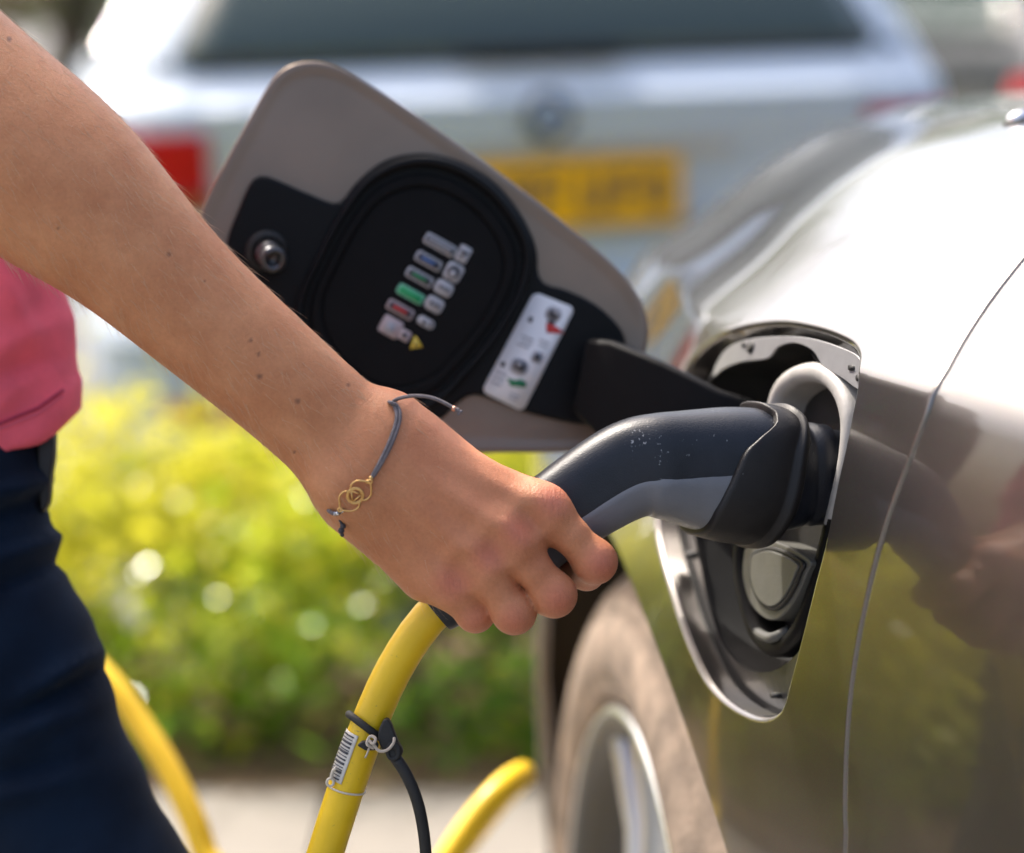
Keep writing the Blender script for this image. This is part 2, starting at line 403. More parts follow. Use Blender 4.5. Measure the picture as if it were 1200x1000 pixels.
wl = Vector(S(.76, TB+.02)); wr = Vector((1.75, .80, 1.14)); tl_ = rf[-1]+Vector((.02, .02, .0)); tr_ = Vector((1.55, .48, 1.45))
v = []; f = []
for i in range(7):
    for j in range(9):
        u, w = j/8, i/6; p_ = (wl.lerp(wr, u)).lerp(tl_.lerp(tr_, u), w); v.append(p_+Vector((0, .10*math.sin(math.pi*u), .02*math.sin(math.pi*u)+.02*math.sin(math.pi*w))))
        if i and j: f.append(((i-1)*9+j-1, (i-1)*9+j, i*9+j, i*9+j-1))
o = mesh('windscreen', v, f, M_gl, car); o.modifiers.new('thick', 'SOLIDIFY').thickness = .005
v = []; f = []
for i in range(5):
    for j in range(9):
        u, w = j/8, i/4; p_ = tl_.lerp(tr_, u).lerp(Vector((float(X0(0.))+.36, -.5, 1.52)).lerp(Vector((1.55, -.5, 1.52)), u), w); v.append(p_+Vector((0, .10*math.sin(math.pi*u)*(1-w), .05*math.sin(math.pi*u)+.01)))
        if i and j: f.append(((i-1)*9+j-1, (i-1)*9+j, i*9+j, i*9+j-1))
o = mesh('roof', v, f, M_paint, car); o.modifiers.new('thick', 'SOLIDIFY').thickness = .01
# wheel
def build_wheel(c, out, parent):
    out = Vector(out).normalized(); up = Vector((0, 0, 1))
    w = empty('wheel', c); w.parent = parent; w.matrix_parent_inverse = WM(parent).inverted()
    Rt, Rr = .388, .283
    prof = [(Rr-.004, -.235), (Rr+.03, -.245), (Rt-.045, -.25), (Rt-.012, -.235), (Rt-.001, -.21)]
    for h in (-.18, -.125, -.07):
        prof += [(Rt, h-.006), (Rt-.008, h-.005), (Rt-.008, h+.005), (Rt, h+.006)]
    prof += [(Rt-.001, -.035), (Rt-.007, -.020), (Rt-.018, -.008), (Rt-.03, -.001), (Rt-.036, -.004), (Rt-.04, .003), (Rt-.065, .008), (Rr+.022, .006), (Rr+.014, .001), (Rr+.012, .003), (Rr+.002, -.006), (Rr-.006, -.012)]
    v_, f_ = lathe(prof, c, out, up, 120)
    mesh('tyre', v_, f_, mat('dusty_tyre', (.20, .152, .115), .9, var=.35, scale=34, bump=.5, bscale=160), w)
    rim_m = mat('alloy_silver', (.62, .63, .64), .28, .85, var=.06, scale=20)
    v_, f_ = lathe([(Rr-.006, -.012), (Rr+.002, -.005), (Rr-.004, .001), (Rr-.012, -.003), (Rr-.022, -.02), (Rr-.03, -.06), (Rr-.03, -.22)], c, out, up, 120)
    mesh('rim_barrel', v_, f_, mat('dark_barrel', (.10, .10, .10), .5, .4), w)
    v_, f_ = lathe([(Rr-.002, -.010), (Rr+.003, -.003), (Rr-.001, .002), (Rr-.006, .000), (Rr-.009, -.008)], c, out, up, 120); mesh('rim_flange', v_, f_, rim_m, w)
    v_, f_ = lathe([(.0, .0), (.034, .0), (.040, -.006), (.075, -.016), (.082, -.05)], Vector(c)+out*-.012, out, up, 48); mesh('hub', v_, f_, rim_m, w)
    v_, f_ = lathe([(.02, -.10), (.175, -.10), (.175, -.13), (.02, -.13)], c, out, up, 64); mesh('brake_disc', v_, f_, mat('dark_disc', (.09, .085, .08), .5, .6), w)
    v_, f_ = lathe([(Rr-.03, -.215), (.0, -.215)], c, out, up, 48); mesh('wheel_back', v_, f_, M_rubber, w)
    side = out.cross(up)
    for k in range(10):
        a = 2*math.pi*(k//2)/5+(.16 if k % 2 else -.16)+.35
        e = up*math.cos(a)+side*math.sin(a); tq = out.cross(e)
        o0 = []
        for r_, wd, h in ((.045, .015, -.012), (.12, .013, -.010), (.20, .014, -.016), (Rr-.012, .018, -.010)):
            o0.append((Vector(c)+e*r_, wd, h))
        v_ = []; f_ = []
        for p_, wd, h in o0:
            v_ += [p_+tq*wd+out*(h-.012), p_+tq*wd*.7+out*h, p_-tq*wd*.7+out*h, p_-tq*wd+out*(h-.012), p_-tq*wd+out*(h-.045), p_+tq*wd+out*(h-.045)]
        for i in range(3):
            for j in range(6): f_.append((i*6+j, i*6+(j+1) % 6, i*6+6+(j+1) % 6, i*6+6+j))
        f_ += [tuple(range(6)), tuple(range(18, 24))[::-1]]
        fixn(mesh('spoke', v_, f_, rim_m, w, bevel=.003))
    return w
wy, wt = on_body(1194, 142); wp = Vector(S(wy, wt)); wn = Vector(SN(wy, wt))
v, f = lathe([(.0075, -.002), (.0078, .001), (.0066, .0042), (.004, .006), (0, .0066)], wp, wn, (0, 1, 0), 24); mesh('washer_nozzle', v, f, M_chrome, car)
v, f = lathe([(.0098, -.002), (.0098, .0012), (.0076, .002)], wp, wn, (0, 1, 0), 24); mesh('nozzle_base', v, f, M_rubber, car)
WA = R(7.5)
build_wheel(WC, (-math.cos(WA), -math.sin(WA), 0), car)
# ================================================================ charging port in the fender
_oy, _ot = on_body(888, 605); O = Vector(S(_oy, _ot)); NO = Vector(SN(_oy, _ot)).normalized()
CAMV = Vector((0, 0, CAMZ))
def ray_plane(px, py, p0, n):
    d = (P(px, py, 1.0)-CAMV); k = (Vector(p0)-CAMV).dot(n)/d.dot(n); return CAMV+d*k
def PP(px, py, w): return ray_plane(px, py, O-NO*w, NO)
def ring_geo(outer, inner, off):
    o = [Vector(q) for q in outer]; i_ = [Vector(q) for q in inner]; n = len(o); off = Vector(off)
    v = o+i_+[q+off for q in o]+[q+off for q in i_]; f = []
    for k in range(n):
        j = (k+1) % n
        f += [(k, j, n+j, n+k), (2*n+k, 3*n+k, 3*n+j, 2*n+j), (k, 2*n+k, 2*n+j, j), (n+k, n+j, 3*n+j, 3*n+k)]
    return v, f
def ring(name, outer, inner, off, mt, parent, bevel=0, **k): return fixn(mesh(name, *ring_geo(outer, inner, off), mt, parent, bevel=bevel, **k))
def pxring(pts, w, n): return [PP(q[0], q[1], w) for q in smooth_path(pts, n, True)]
port = empty('charging_port', O); port.parent = car; port.matrix_parent_inverse = WM(car).inverted()
NP = 140
hs = smooth_path(np.vstack([hole, hole[:1]])[::1], NP, True) if False else hole[np.linspace(0, len(hole), NP, endpoint=False).astype(int)]
hp = S(hs[:, 0], hs[:, 1]); hn = SN(hs[:, 0], hs[:, 1])
# rubber seal following the rim
cen = hp.mean(0)
inw = (cen-hp); inw -= hn*(inw*hn).sum(1)[:, None]; inw /= np.linalg.norm(inw, axis=1)[:, None]
tube('rim_seal', hp-hn*.0165-inw*.001, .0035, M_rubber, port, 10, True)
# inner sheet-metal plate with its cut-out
cut_px = [(833, 445), (842, 433), (862, 426), (890, 422), (900, 413), (914, 404), (930, 401), (945, 405), (954, 420), (968, 432), (990, 442), (1012, 455), (1014, 500), (1004, 560), (990, 620), (970, 690), (948, 745), (925, 775), (900, 788), (872, 783), (848, 757), (832, 715), (822, 670), (812, 620), (806, 570), (808, 520), (818, 475)]
cut2 = smooth_path(cut_px, NP, True)
def ang_match(a, b):    # start both loops at the same direction
    a = np.asarray(a); b = np.asarray(b); k = int(np.argmin(((b-a[0])**2).sum(1))); return np.roll(b, -k, 0)
WP = .021
cutp = np.array([tuple(PP(q[0], q[1], WP)) for q in cut2])
outp = hp-hn*.019-inw*.006
cutp = ang_match(outp, cutp)
if ((outp[10]-cutp[10])**2).sum() > ((outp[10]-cutp[-10])**2).sum(): cutp = np.roll(cutp[::-1], 1, 0)
v = []; f = []
rings_ = [outp, outp*.85+cutp*.15, outp*.12+cutp*.88, cutp, cutp-np.array(NO)*.0025]
for i, r_ in enumerate(rings_):
    v += list(map(tuple, r_))
    if i:
        for k in range(NP):
            j = (k+1) % NP; f.append(((i-1)*NP+k, (i-1)*NP+j, i*NP+j, i*NP+k))
plate = mesh('inner_plate', v, f, M_inner, port, smooth=False); fixn(plate)
# tub behind the plate
v = []; f = []
for i, (sc_, w) in enumerate(((1.02, .003), (1.02, .030), (.96, .075))):
    c_ = cutp.mean(0); r_ = (cutp-c_)*sc_+c_-np.array(NO)*w; v += list(map(tuple, r_))
    if i:
        for k in range(NP): j = (k+1) % NP; f.append(((i-1)*NP+k, (i-1)*NP+j, i*NP+j, i*NP+k))
f.append(tuple(2*NP+k for k in range(NP)))
mesh('port_tub', v, f, M_rubber, port)
# plate slots and bolt holes: solid dark plugs, hole shade put into the colour
def pocket(px, py, a, b, rot=0, mt=M_rubber, w=WP-.0019, name='slot_shade'):
    c = PP(px, py, w-.0006); q = []
    for k in range(16):
        t = 2*math.pi*k/16; x, y = a*math.copysign(abs(math.cos(t))**.6, math.cos(t)), b*math.copysign(abs(math.sin(t))**.6, math.sin(t))
        q.append(PP(px+x*math.cos(rot)-y*math.sin(rot), py+x*math.sin(rot)+y*math.cos(rot), w-.0006))
    prism(name, q, NO*-.006, mt, port)
pocket(997, 431, 3.5, 3.5); pocket(1005, 443, 2.5, 4); pocket(879, 407, 3, 7, .3); pocket(871, 404, 2.2, 3)
pocket(806, 650, 5, 4.5); pocket(905, 815, 3, 3.5)
lit_px = [(834, 442), (849, 411), (880, 397), (938, 395), (984, 407), (1009, 423), (1010, 457), (985, 442), (965, 430), (952, 411), (931, 402), (911, 407), (899, 420), (870, 424), (848, 432)]
prism('lit_plate_top', [PP(a, b, WP-.0018) for a, b in smooth_path(lit_px, 90, True)], NO*-.0016, mat('lit_plate_grey', (.30, .30, .305), .4, .3, var=.08, scale=70), port, bevel=.0004)  # plate's lit top painted paler; the plate itself is toned down for shade
# oval bezel, one ring: pale upper part, black lower part
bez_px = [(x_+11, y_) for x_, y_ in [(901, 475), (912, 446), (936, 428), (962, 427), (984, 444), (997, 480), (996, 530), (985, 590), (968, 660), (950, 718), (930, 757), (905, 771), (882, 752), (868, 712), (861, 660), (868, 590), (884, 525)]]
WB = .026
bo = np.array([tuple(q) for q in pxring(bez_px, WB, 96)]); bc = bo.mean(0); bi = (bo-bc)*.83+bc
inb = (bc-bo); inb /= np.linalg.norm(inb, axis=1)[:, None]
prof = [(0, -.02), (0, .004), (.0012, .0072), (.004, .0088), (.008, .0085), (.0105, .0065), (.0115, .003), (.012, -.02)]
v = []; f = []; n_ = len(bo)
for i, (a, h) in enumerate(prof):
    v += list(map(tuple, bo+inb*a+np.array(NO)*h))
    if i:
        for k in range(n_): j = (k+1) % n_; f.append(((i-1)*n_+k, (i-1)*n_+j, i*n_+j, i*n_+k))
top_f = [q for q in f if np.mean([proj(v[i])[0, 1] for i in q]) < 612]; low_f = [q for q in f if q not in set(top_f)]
for nm_, ff_, mm_ in (('inlet_bezel', top_f, M_bezel), ('inlet_bezel_lower', low_f, M_black)):
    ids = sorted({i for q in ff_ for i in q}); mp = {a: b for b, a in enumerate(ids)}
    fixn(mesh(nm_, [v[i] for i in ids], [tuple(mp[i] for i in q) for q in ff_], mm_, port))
g = Geo(); q = [tuple(p) for p in (bo-bc)*.9+bc-np.array(NO)*.012]; mesh('inlet_back', q, [tuple(range(n_))], M_rubber, port)
# cover of the lower contacts: tongue shaped cap with a raised centre
cv_px = [(876, 640), (905, 634), (948, 655), (945, 672), (936, 694), (922, 716), (906, 727), (890, 721), (877, 703), (870, 676), (871, 652)]
co = smooth_path(cv_px, 60, True); cc = np.array([908, 682])
v, f = prism_geo([PP(q[0], q[1], .014) for q in co], NO*-.018)
cv = fixn(mesh('contact_cover', v, f, M_cover, port, bevel=.0025))
ri = (co-cc)*.80+cc+np.array([3, -2]); rj = (co-cc)*.70+cc+np.array([3, -2])
ring('cover_groove', [PP(q[0], q[1], .0138) for q in ri], [PP(q[0], q[1], .0138) for q in rj], NO*.0014, M_rubber, port)
v, f = prism_geo([PP(q[0], q[1], .0145) for q in rj], NO*.003); fixn(mesh('cover_centre', v, f, M_cover, port, bevel=.0012))
g = Geo(); g.tube(smooth_path([PP(884, 738, .022), PP(903, 748, .016), PP(925, 738, .022)], 14), .003, 8); g.make('cover_latch', M_cover, port)

# ================================================================ open flap
FLC = P(700, 450, 1.455); FLN = Vector((.10, -.985, .12)).normalized()
def FP(px, py, h=0): return ray_plane(px, py, FLC+FLN*h, FLN)
flap = empty('charging_flap', FLC); flap.parent = car; flap.matrix_parent_inverse = WM(car).inverted()
flap_px = [(312, 112), (328, 90), (350, 78), (378, 77), (408, 88), (455, 117), (520, 162), (600, 219), (680, 281), (722, 318), (745, 348), (755, 378), (754, 404), (742, 440), (728, 480), (714, 510), (696, 523), (660, 527), (600, 527), (520, 526), (420, 518), (330, 490), (268, 430), (236, 350), (232, 290), (242, 244), (270, 188), (292, 148)]
fo = smooth_path(flap_px, 150, True); fc_ = fo.mean(0)
v = []; f = []; n_ = len(fo)
for i, (s, h) in enumerate(((0, .0005), (3, .0005), (6, .0), (4, -.0026), (1, -.0034), (-3.0, -.0028), (-4.5, -.001), (-4.0, .0008), (0, .0012), (7, .0004), (20, .0002))):
    d_ = (fc_-fo); d_ /= np.linalg.norm(d_, axis=1)[:, None]
    for q in fo+d_*s: v.append(FP(q[0], q[1], h-.0)) 
    if i:
        for k in range(n_): j = (k+1) % n_; f.append(((i-1)*n_+k, (i-1)*n_+j, i*n_+j, i*n_+k))
v = v[n_*2:]; f = [tuple(i-2*n_ for i in q) for q in f if min(q) >= 2*n_]
nr = len(v)//n_
f.append(tuple((nr-1)*n_+k for k in range(n_)))
f.append(tuple(range(n_)))
fl = fixn(mesh('flap_panel', v, f, M_flapin, flap))
d_ = fc_-fo; d_ /= np.linalg.norm(d_, axis=1)[:, None]
v, f = prism_geo([FP(q[0], q[1], -.0036) for q in fo+d_*-3.5], FLN*-.0022); fixn(mesh('flap_outer_skin', v, f, M_paint, flap, bevel=.0009))
# black inner moulding
def fpoly(name, pts, h0, h1, mt, n=110, bevel=.001, smooth_=True, parent=None, seg=3):
    q = smooth_path(pts, n, True) if smooth_ else pts
    v, f = prism_geo([FP(a, b, h0) for a, b in q], FLN*(h1-h0))
    return fixn(mesh(name, v, f, mt, parent or flap, bevel=bevel, seg=seg))
base_px = [(266, 285), (280, 245), (293, 216), (304, 207), (318, 209), (355, 225), (388, 238), (400, 236), (420, 212), (448, 190), (480, 181), (512, 182), (548, 194), (582, 217), (610, 252), (627, 290), (630, 322), (640, 334), (662, 340), (695, 356), (722, 380), (732, 402), (728, 440), (708, 492), (690, 498), (655, 493), (612, 482), (570, 466), (552, 463), (534, 474), (514, 492), (480, 505), (430, 500), (350, 470), (290, 420), (262, 340)]
fpoly('flap_moulding', base_px, .0004, .0075, M_blacks, 150, .0025)
D_px = [(348, 353), (372, 298), (398, 250), (432, 207), (478, 186), (526, 189), (573, 216), (606, 254), (622, 292), (617, 334), (590, 386), (547, 440), (505, 478), (440, 488), (380, 450), (350, 400)]
dq = smooth_path(D_px, 110, True); dc = dq.mean(0)
ring('seal_ridge', [FP(a, b, .0074) for a, b in dq], [FP(a, b, .0074) for a, b in (dq-dc)*.93+dc], FLN*.008, M_blacks, flap, bevel=.003, seg=3)
dq2 = (dq-dc)*.87+dc; dq3 = (dq-dc)*.77+dc
ring('panel_step', [FP(a, b, .0074) for a, b in dq2], [FP(a, b, .0074) for a, b in dq3], FLN*.0035, M_black, flap, bevel=.0015, seg=3)
fpoly('flap_label_panel', (dq-dc)*.76+dc, .0074, .0088, M_black, 100, .0006)
# locking pin
pc = FP(312, 294, .0075); pa = (FLN+Vector((.22, 0, -.30))).normalized()
v, f = lathe([(.0125, 0), (.0125, .003), (.0095, .0035)], pc, pa, (0, 0, 1), 28); mesh('pin_seat', v, f, M_rubber, flap)
v, f = lathe([(.0078, 0), (.0082, .006), (.0082, .011), (.0068, .012), (.0068, .0145), (.0080, .0155), (.0080, .020), (.0066, .022), (.0045, .022), (.0042, .016), (0, .016)], pc, pa, (0, 0, 1), 28)
mesh('locking_pin', v, f, mat('pin_steel', (.09, .09, .095), .3, .8), flap)
# printed labels
def rot_rect(cx, cy, w, h, rot, r=3, n=5):
    out = []
    for (sx, sy, a0) in ((1, 1, 0), (-1, 1, 90), (-1, -1, 180), (1, -1, 270)):
        for k in range(n):
            a = R(a0+90*k/(n-1)); x = sx*(w/2-r)+r*math.cos(a); y = sy*(h/2-r)+r*math.sin(a)
            out.append((cx+x*math.cos(rot)-y*math.sin(rot), cy+x*math.sin(rot)+y*math.cos(rot)))
    return out
RT = R(29)
def lab(name, cx, cy, w, h, mt, z, r=3, rot=RT): return fpoly(name, rot_rect(cx, cy, w, h, rot, r), z, z+.00010, mt, smooth_=False, bevel=0)
H0 = .0089
rows = [(515.5, 287, 40, M_lab, M_lab), (502, 306, 33, M_lab, M_blue), (491.5, 325, 34, M_lab, M_dgreen), (481, 345, 34, mat('label_green_grey', (.20, .52, .34), .5), M_green), (469, 363, 34, M_pink_l, M_red)]
for k, (x, y, w, m1, m2) in enumerate(rows):
    lab('rating_badge', x, y, w, 13 if k else 14, m1, H0); lab('badge_field', x, y, w-5, 9 if k else 9, M_ink if k != 3 else m2, H0+.00013, 2)
    if k: lab('badge_colour', x, y, w-15, 4.2, m2, H0+.00026, 1.5)
    else:
        for j in range(5):
            dx = (j-2)*6; lab('badge_letter', x+dx*math.cos(RT), y+dx*math.sin(RT), 3.6, 6, M_lab, H0+.00026, 1)
icons = [(543, 298, 15, 20), (531.5, 319, 21, 22), (520, 338, 22, 17), (509, 357, 22, 17), (499, 378, 22, 11)]
for k, (x, y, w, h) in enumerate(icons):
    lab('socket_icon', x, y, w, h, M_lab, H0, 5 if k else 2)
    if k == 1:
        lab('icon_mark', x, y, 15, 16, M_ink, H0+.00013, 7); lab('icon_mark', x-1, y+2, 8, 8, M_lab, H0+.00026, 3.5)
    elif k in (2, 3):
        for j in (-5, 0, 5): lab('icon_mark', x+j*math.cos(RT), y+j*math.sin(RT), 3, 6+(k == 3)*2, M_ink, H0+.00013, 1.2)
    elif k == 0: lab('icon_mark', x, y+1, 3, 13, M_ink, H0+.00013, 1, RT+.7); lab('icon_mark', x, y-3, 9, 3, M_ink, H0+.00013, 1)
    else: lab('icon_mark', x-2, y, 5, 5, M_ink, H0+.00013, 1.5); lab('icon_mark', x+6, y+3, 3, 6, M_ink, H0+.00013, 1)
lab('warning_panel', 472, 389, 54, 28, mat('label_brown', (.07, .035, .03), .5), H0-.0003, 3)
lab('warning_square', 458, 383, 25, 22, M_pink_l, H0, 3); lab('square_mark', 457, 384, 11, 13, M_grey_ink, H0+.00013, 2)
lab('warning_square', 474, 393, 14, 13, M_pink_l, H0, 2); lab('square_mark', 474, 393, 6, 6, M_ink, H0+.00013, 1)
tri = [(486.5, 393), (495.5, 407), (480, 409)]
fpoly('warning_triangle', tri, H0, H0+.0002, M_yel, smooth_=False, bevel=0); fpoly('triangle_mark', [(487, 399), (489, 406), (485.5, 406)], H0+.0002, H0+.0004, M_ink, smooth_=False, bevel=0)
# white instruction sticker
c4 = [(626, 342), (674, 361), (612.5, 483), (564, 459)]
c4c = np.mean(c4, axis=0)
def stk(u, v_):   # 0..1 across, 0..1 down
    a, b, c, d = (np.array(q, float) for q in c4); return (a*(1-u)+b*u)*(1-v_)+(d*(1-u)+c*u)*v_
edge = []
for (u, v_, a0) in ((1, 0, 270), (1, 1, 0), (0, 1, 90), (0, 0, 180)):
    for k in range(6):
        a = R(a0+90*k/5); ru, rv = .14, .06
        uu = (1-ru if u else ru)+ru*math.cos(a); vv = (1-rv if v_ else rv)+rv*math.sin(a); edge.append(tuple(stk(uu, vv)))
fpoly('instruction_sticker', edge, .0078, .0082, M_white, smooth_=False, bevel=0)
SR = math.atan2(19, 48)
def smk(u, v_, w, h, mt, z=.00825, r=2, rot=0): x, y = stk(u, v_); lab('sticker_mark', x, y, w, h, mt, z, r, SR+rot)
smk(.62, .12, 19, 17, M_grey_ink, r=7); smk(.62, .12, 12, 10, M_ink, .0084, 4); smk(.68, .10, 5, 4, M_lab, .00855, 1.5)
smk(.22, .24, 5, 7, M_ink, r=1.5); smk(.66, .19, 9, 5, M_ink, .0084, 1.5)
x, y = stk(.78, .24); fpoly('sticker_arrow', [(x-9, y-7), (x-1, y-6), (x+9, y+1), (x+12, y+5), (x, y+5), (x-8, y+4)], .0083, .0084, M_red, smooth_=False, bevel=0)
for u, v_, w in ((.35, .40, 16), (.38, .44, 14), (.34, .48, 15), (.72, .37, 13), (.74, .41, 11)): smk(u, v_, w, 2.2, M_grey_ink, r=.8)
smk(.74, .52, 14, 14, M_grey_ink, r=4); smk(.74, .52, 7, 8, M_ink, .0084, 2)
smk(.48, .66, 22, 19, M_grey_ink, r=8); smk(.48, .65, 14, 11, M_ink, .0084, 4); smk(.46, .64, 6, 5, M_lab, .00855, 2)
x, y = stk(.62, .79); fpoly('sticker_arrow', [(x-13, y-6), (x-5, y-3), (x+4, y-4), (x+10, y), (x+9, y+6), (x, y+5), (x-9, y+4)], .0083, .0084, M_dgreen, smooth_=False, bevel=0)
smk(.14, .70, 6, 6, M_ink, r=2)
for v_ in (.78, .83, .88): smk(.2, v_, 13, 2.4, M_grey_ink, r=.8)
for v_ in (.90, .935): smk(.68, v_, 12, 2, M_grey_ink, r=.8)
# hinge arm from flap into the opening
ends = [[FP(664, 488, .004), FP(672, 440, .004), FP(688, 396, .004), FP(722, 404, .004), FP(738, 440, .004), FP(722, 500, .004)]]
A0 = [FP(668, 480, .03), FP(686, 396, .03), FP(720, 402, .0), FP(716, 512, .0)]
A1 = [FP(700, 512, .045), FP(714, 398, .045), FP(745, 408, .012), FP(745, 512, .012)]
A2 = [P(772, 498, 1.395), P(778, 424, 1.395), P(792, 430, 1.43), P(792, 506, 1.43)]
A3 = [P(838, 500, 1.385), P(842, 456, 1.385), P(850, 460, 1.42), P(848, 505, 1.42)]
A4 = [P(880, 500, 1.39), P(882, 470, 1.39), P(888, 470, 1.42), P(886, 505, 1.42)]
v = A0+A1+A2+A3+A4; f = [(0, 1, 2, 3), (16, 19, 18, 17)]
for i in range(4):
    for k in range(4): f.append((i*4+k, i*4+(k+1) % 4, i*4+4+(k+1) % 4, i*4+4+k))
fixn(mesh('hinge_arm', v, f, M_black, flap, bevel=.004, seg=3))
# ================================================================ yellow charging cable with its connector
cable_t = empty('charging_cable', (-.1, 1.5, 0), 'yellow charging cable with dark angled connector plugged into the grey car', 'charging cable')
def scuff_extra(thr, col=(.35, .36, .38)):
    def ex(m, N, b, tc):
        old = b.inputs['Base Color'].links[0].from_socket
        t = N.nodes.new('ShaderNodeTexNoise'); t.inputs['Scale'].default_value = 420; t.inputs['Detail'].default_value = 3
        t2 = N.nodes.new('ShaderNodeTexNoise'); t2.inputs['Scale'].default_value = 28; t2.inputs['Detail'].default_value = 4
        for q in (t, t2): N.links.new(tc.outputs['Object'], q.inputs['Vector'])
        ad = N.nodes.new('ShaderNodeMath'); ad.operation = 'MULTIPLY'; N.links.new(t.outputs['Fac'], ad.inputs[0]); N.links.new(t2.outputs['Fac'], ad.inputs[1])
        r = N.nodes.new('ShaderNodeMapRange'); r.inputs[1].default_value = thr; r.inputs[2].default_value = thr+.06; r.inputs[4].default_value = .75; N.links.new(ad.outputs[0], r.inputs[0])
        mx = N.nodes.new('ShaderNodeMix'); mx.data_type = 'RGBA'; mx.inputs[7].default_value = (*col, 1); N.links.new(r.outputs[0], mx.inputs[0]); N.links.new(old, mx.inputs[6])
        N.links.new(mx.outputs[2], b.inputs['Base Color'])
    return ex
M_shell = mat('navy_black_shell', (.010, .012, .018), .36, var=.25, scale=50, bump=.18, bscale=1300, spec=.4, extra=scuff_extra(.425))
M_grip = mat('slate_grip', (.15, .155, .17), .42, var=.08, scale=50, bump=.12, bscale=1300)
M_collar = mat('brown_black_collar', (.012, .0105, .0105), .45, var=.25, scale=60, bump=.15, bscale=1300, spec=.35, extra=scuff_extra(.425))
dP = float(proj(PP(925, 556, .004))[0, 2])
KD = .36*.00047
def dd(px): return dP-KD*(925-px) if px > 770 else dP-KD*155-.005*min(1, (770-px)/150)
PTH = [(510, 716), (530, 700), (560, 680), (600, 646), (640, 612), (690, 577), (725, 556), (748, 547), (770, 545), (800, 547), (835, 551), (870, 555), (900, 556), (925, 556), (955, 556), (990, 557)]
_pp = smooth_path(PTH, 240)
_pw = np.array([tuple(P(a, b, dd(a))) for a, b in _pp])
_h = spline([500, 525, 560, 620, 690, 765, 800, 835, 870, 900, 925, 990], [.0115, .0150, .0195, .0220, .0240, .0272, .0300, .0335, .0355, .0345, .0330, .0310])
_b = spline([500, 525, 560, 620, 690, 765, 800, 870, 925, 990], [.0115, .0145, .018, .0195, .0205, .0230, .0255, .0300, .0290, .0270])
_T_, _, _ = frames(_pw)
# smooth sideways frame: "depth" direction and in-picture "up"
FW = np.array([0, cp, -sp_])
def hand_frame(i):
    t = _T_[i]; u = np.cross(FW, t); u /= np.linalg.norm(u)
    if u[2] < 0: u = -u
    b = np.cross(t, u); 
    if b.dot(FW) > 0: b = -b         # b points to the lens
    return t, u, b
_FR = [hand_frame(i) for i in range(len(_pw))]
def shell_pt(px, phi, off=0, e=2.9):
    """phi=0 faces the lens, pi/2 up"""
    fi = float(np.interp(px, _pp[:, 0], np.arange(len(_pp)))); i = int(fi); w = fi-i; j = min(i+1, len(_pp)-1)
    c = _pw[i]*(1-w)+_pw[j]*w; u = _FR[i][1]*(1-w)+_FR[j][1]*w; b = _FR[i][2]*(1-w)+_FR[j][2]*w
    h, bb = float(_h(px))+off, float(_b(px))+off
    cs, sn = math.cos(phi), math.sin(phi)
    x = math.copysign(abs(cs)**(2/e), cs)*bb; y = math.copysign(abs(sn)**(2/e), sn)*h
    return c+u*y+b*x
NPHI = 72
def loft(name, pxf, us, offs, mt, phis=None, closed=True, e=2.9):
    phis = np.linspace(0, 2*np.pi, NPHI, endpoint=False) if phis is None else phis
    v = []; f = []; m = len(phis)
    for i, (u, o) in enumerate(zip(us, offs)):
        for p_ in phis: v.append(shell_pt(pxf(u, p_), p_, o, e))
        if i:
            for k in range(m if closed else m-1): j = (k+1) % m; f.append(((i-1)*m+k, (i-1)*m+j, i*m+j, i*m+k))
    return fixn(mesh(name, v, f, mt, cable_t))
us = np.concatenate([np.linspace(505, 880, 70), np.linspace(885, 985, 12)])
loft('handle_shell', lambda u, p_: u, us[:72], np.zeros(72), M_shell)
rimL = lambda s: np.interp(s, [-1, -.6, -.2, 0, .3, .5, .68, .85, 1], [818, 820, 828, 834, 842, 858, 880, 884, 874])
rimR = lambda s: np.interp(s, [-1, -.5, 0, .5, .8, 1], [890, 905, 914, 922, 922, 916])
sm_phi = lambda p_: math.copysign(abs(math.sin(p_))**.8, math.sin(p_))
uu = [0, 0, .012, .035, .07, .5, .74, .80, .84, .90, .96, .985, 1, 1]
oo = [-.002, .0012, .0026, .0034, .0036, .0030, .0026, .0022, .0044, .0046, .0042, .0030, .0010, -.003]
loft('collar', lambda u, p_: rimL(sm_phi(p_))*(1-u)+rimR(sm_phi(p_))*u, uu, oo, M_collar)
loft('plug_nose', lambda u, p_: u, [900, 918, 930, 934, 938, 942, 960, 962, 985], [-.003, -.0035, -.004, -.0055, -.0055, -.004, -.0045, -.007, -.007], M_shell)
# slate grip insert on the lower half
bnd = lambda px: np.interp(px, [600, 680, 760, 790, 811, 835, 870], [-.26, -.24, -.18, -.06, .04, .10, .15])
def insert():
    pxs = np.linspace(575, 852, 90); v = []; f = []; m = 44
    for i, px in enumerate(pxs):
        s = float(np.clip(bnd(px), -.99, .99)); a0 = math.asin(math.copysign(abs(s)**1.25, s)); a1 = math.pi-a0
        ph = np.linspace(a0, a1-2*math.pi, m); end = min(1, (i)/2, (89-i)/1.0)
        for k, p_ in enumerate(ph):
            o = .0007
            if k in (0, m-1): o = -.0012
            elif k in (1, m-2): o = .0002
            if i == 0 or i == 89: o = -.0015
            v.append(shell_pt(px, p_, o))
        if i:
            for k in range(m-1): f.append(((i-1)*m+k, (i-1)*m+k+1, i*m+k+1, i*m+k))
    return fixn(mesh('grip_insert', v, f, M_grip, cable_t))
insert()
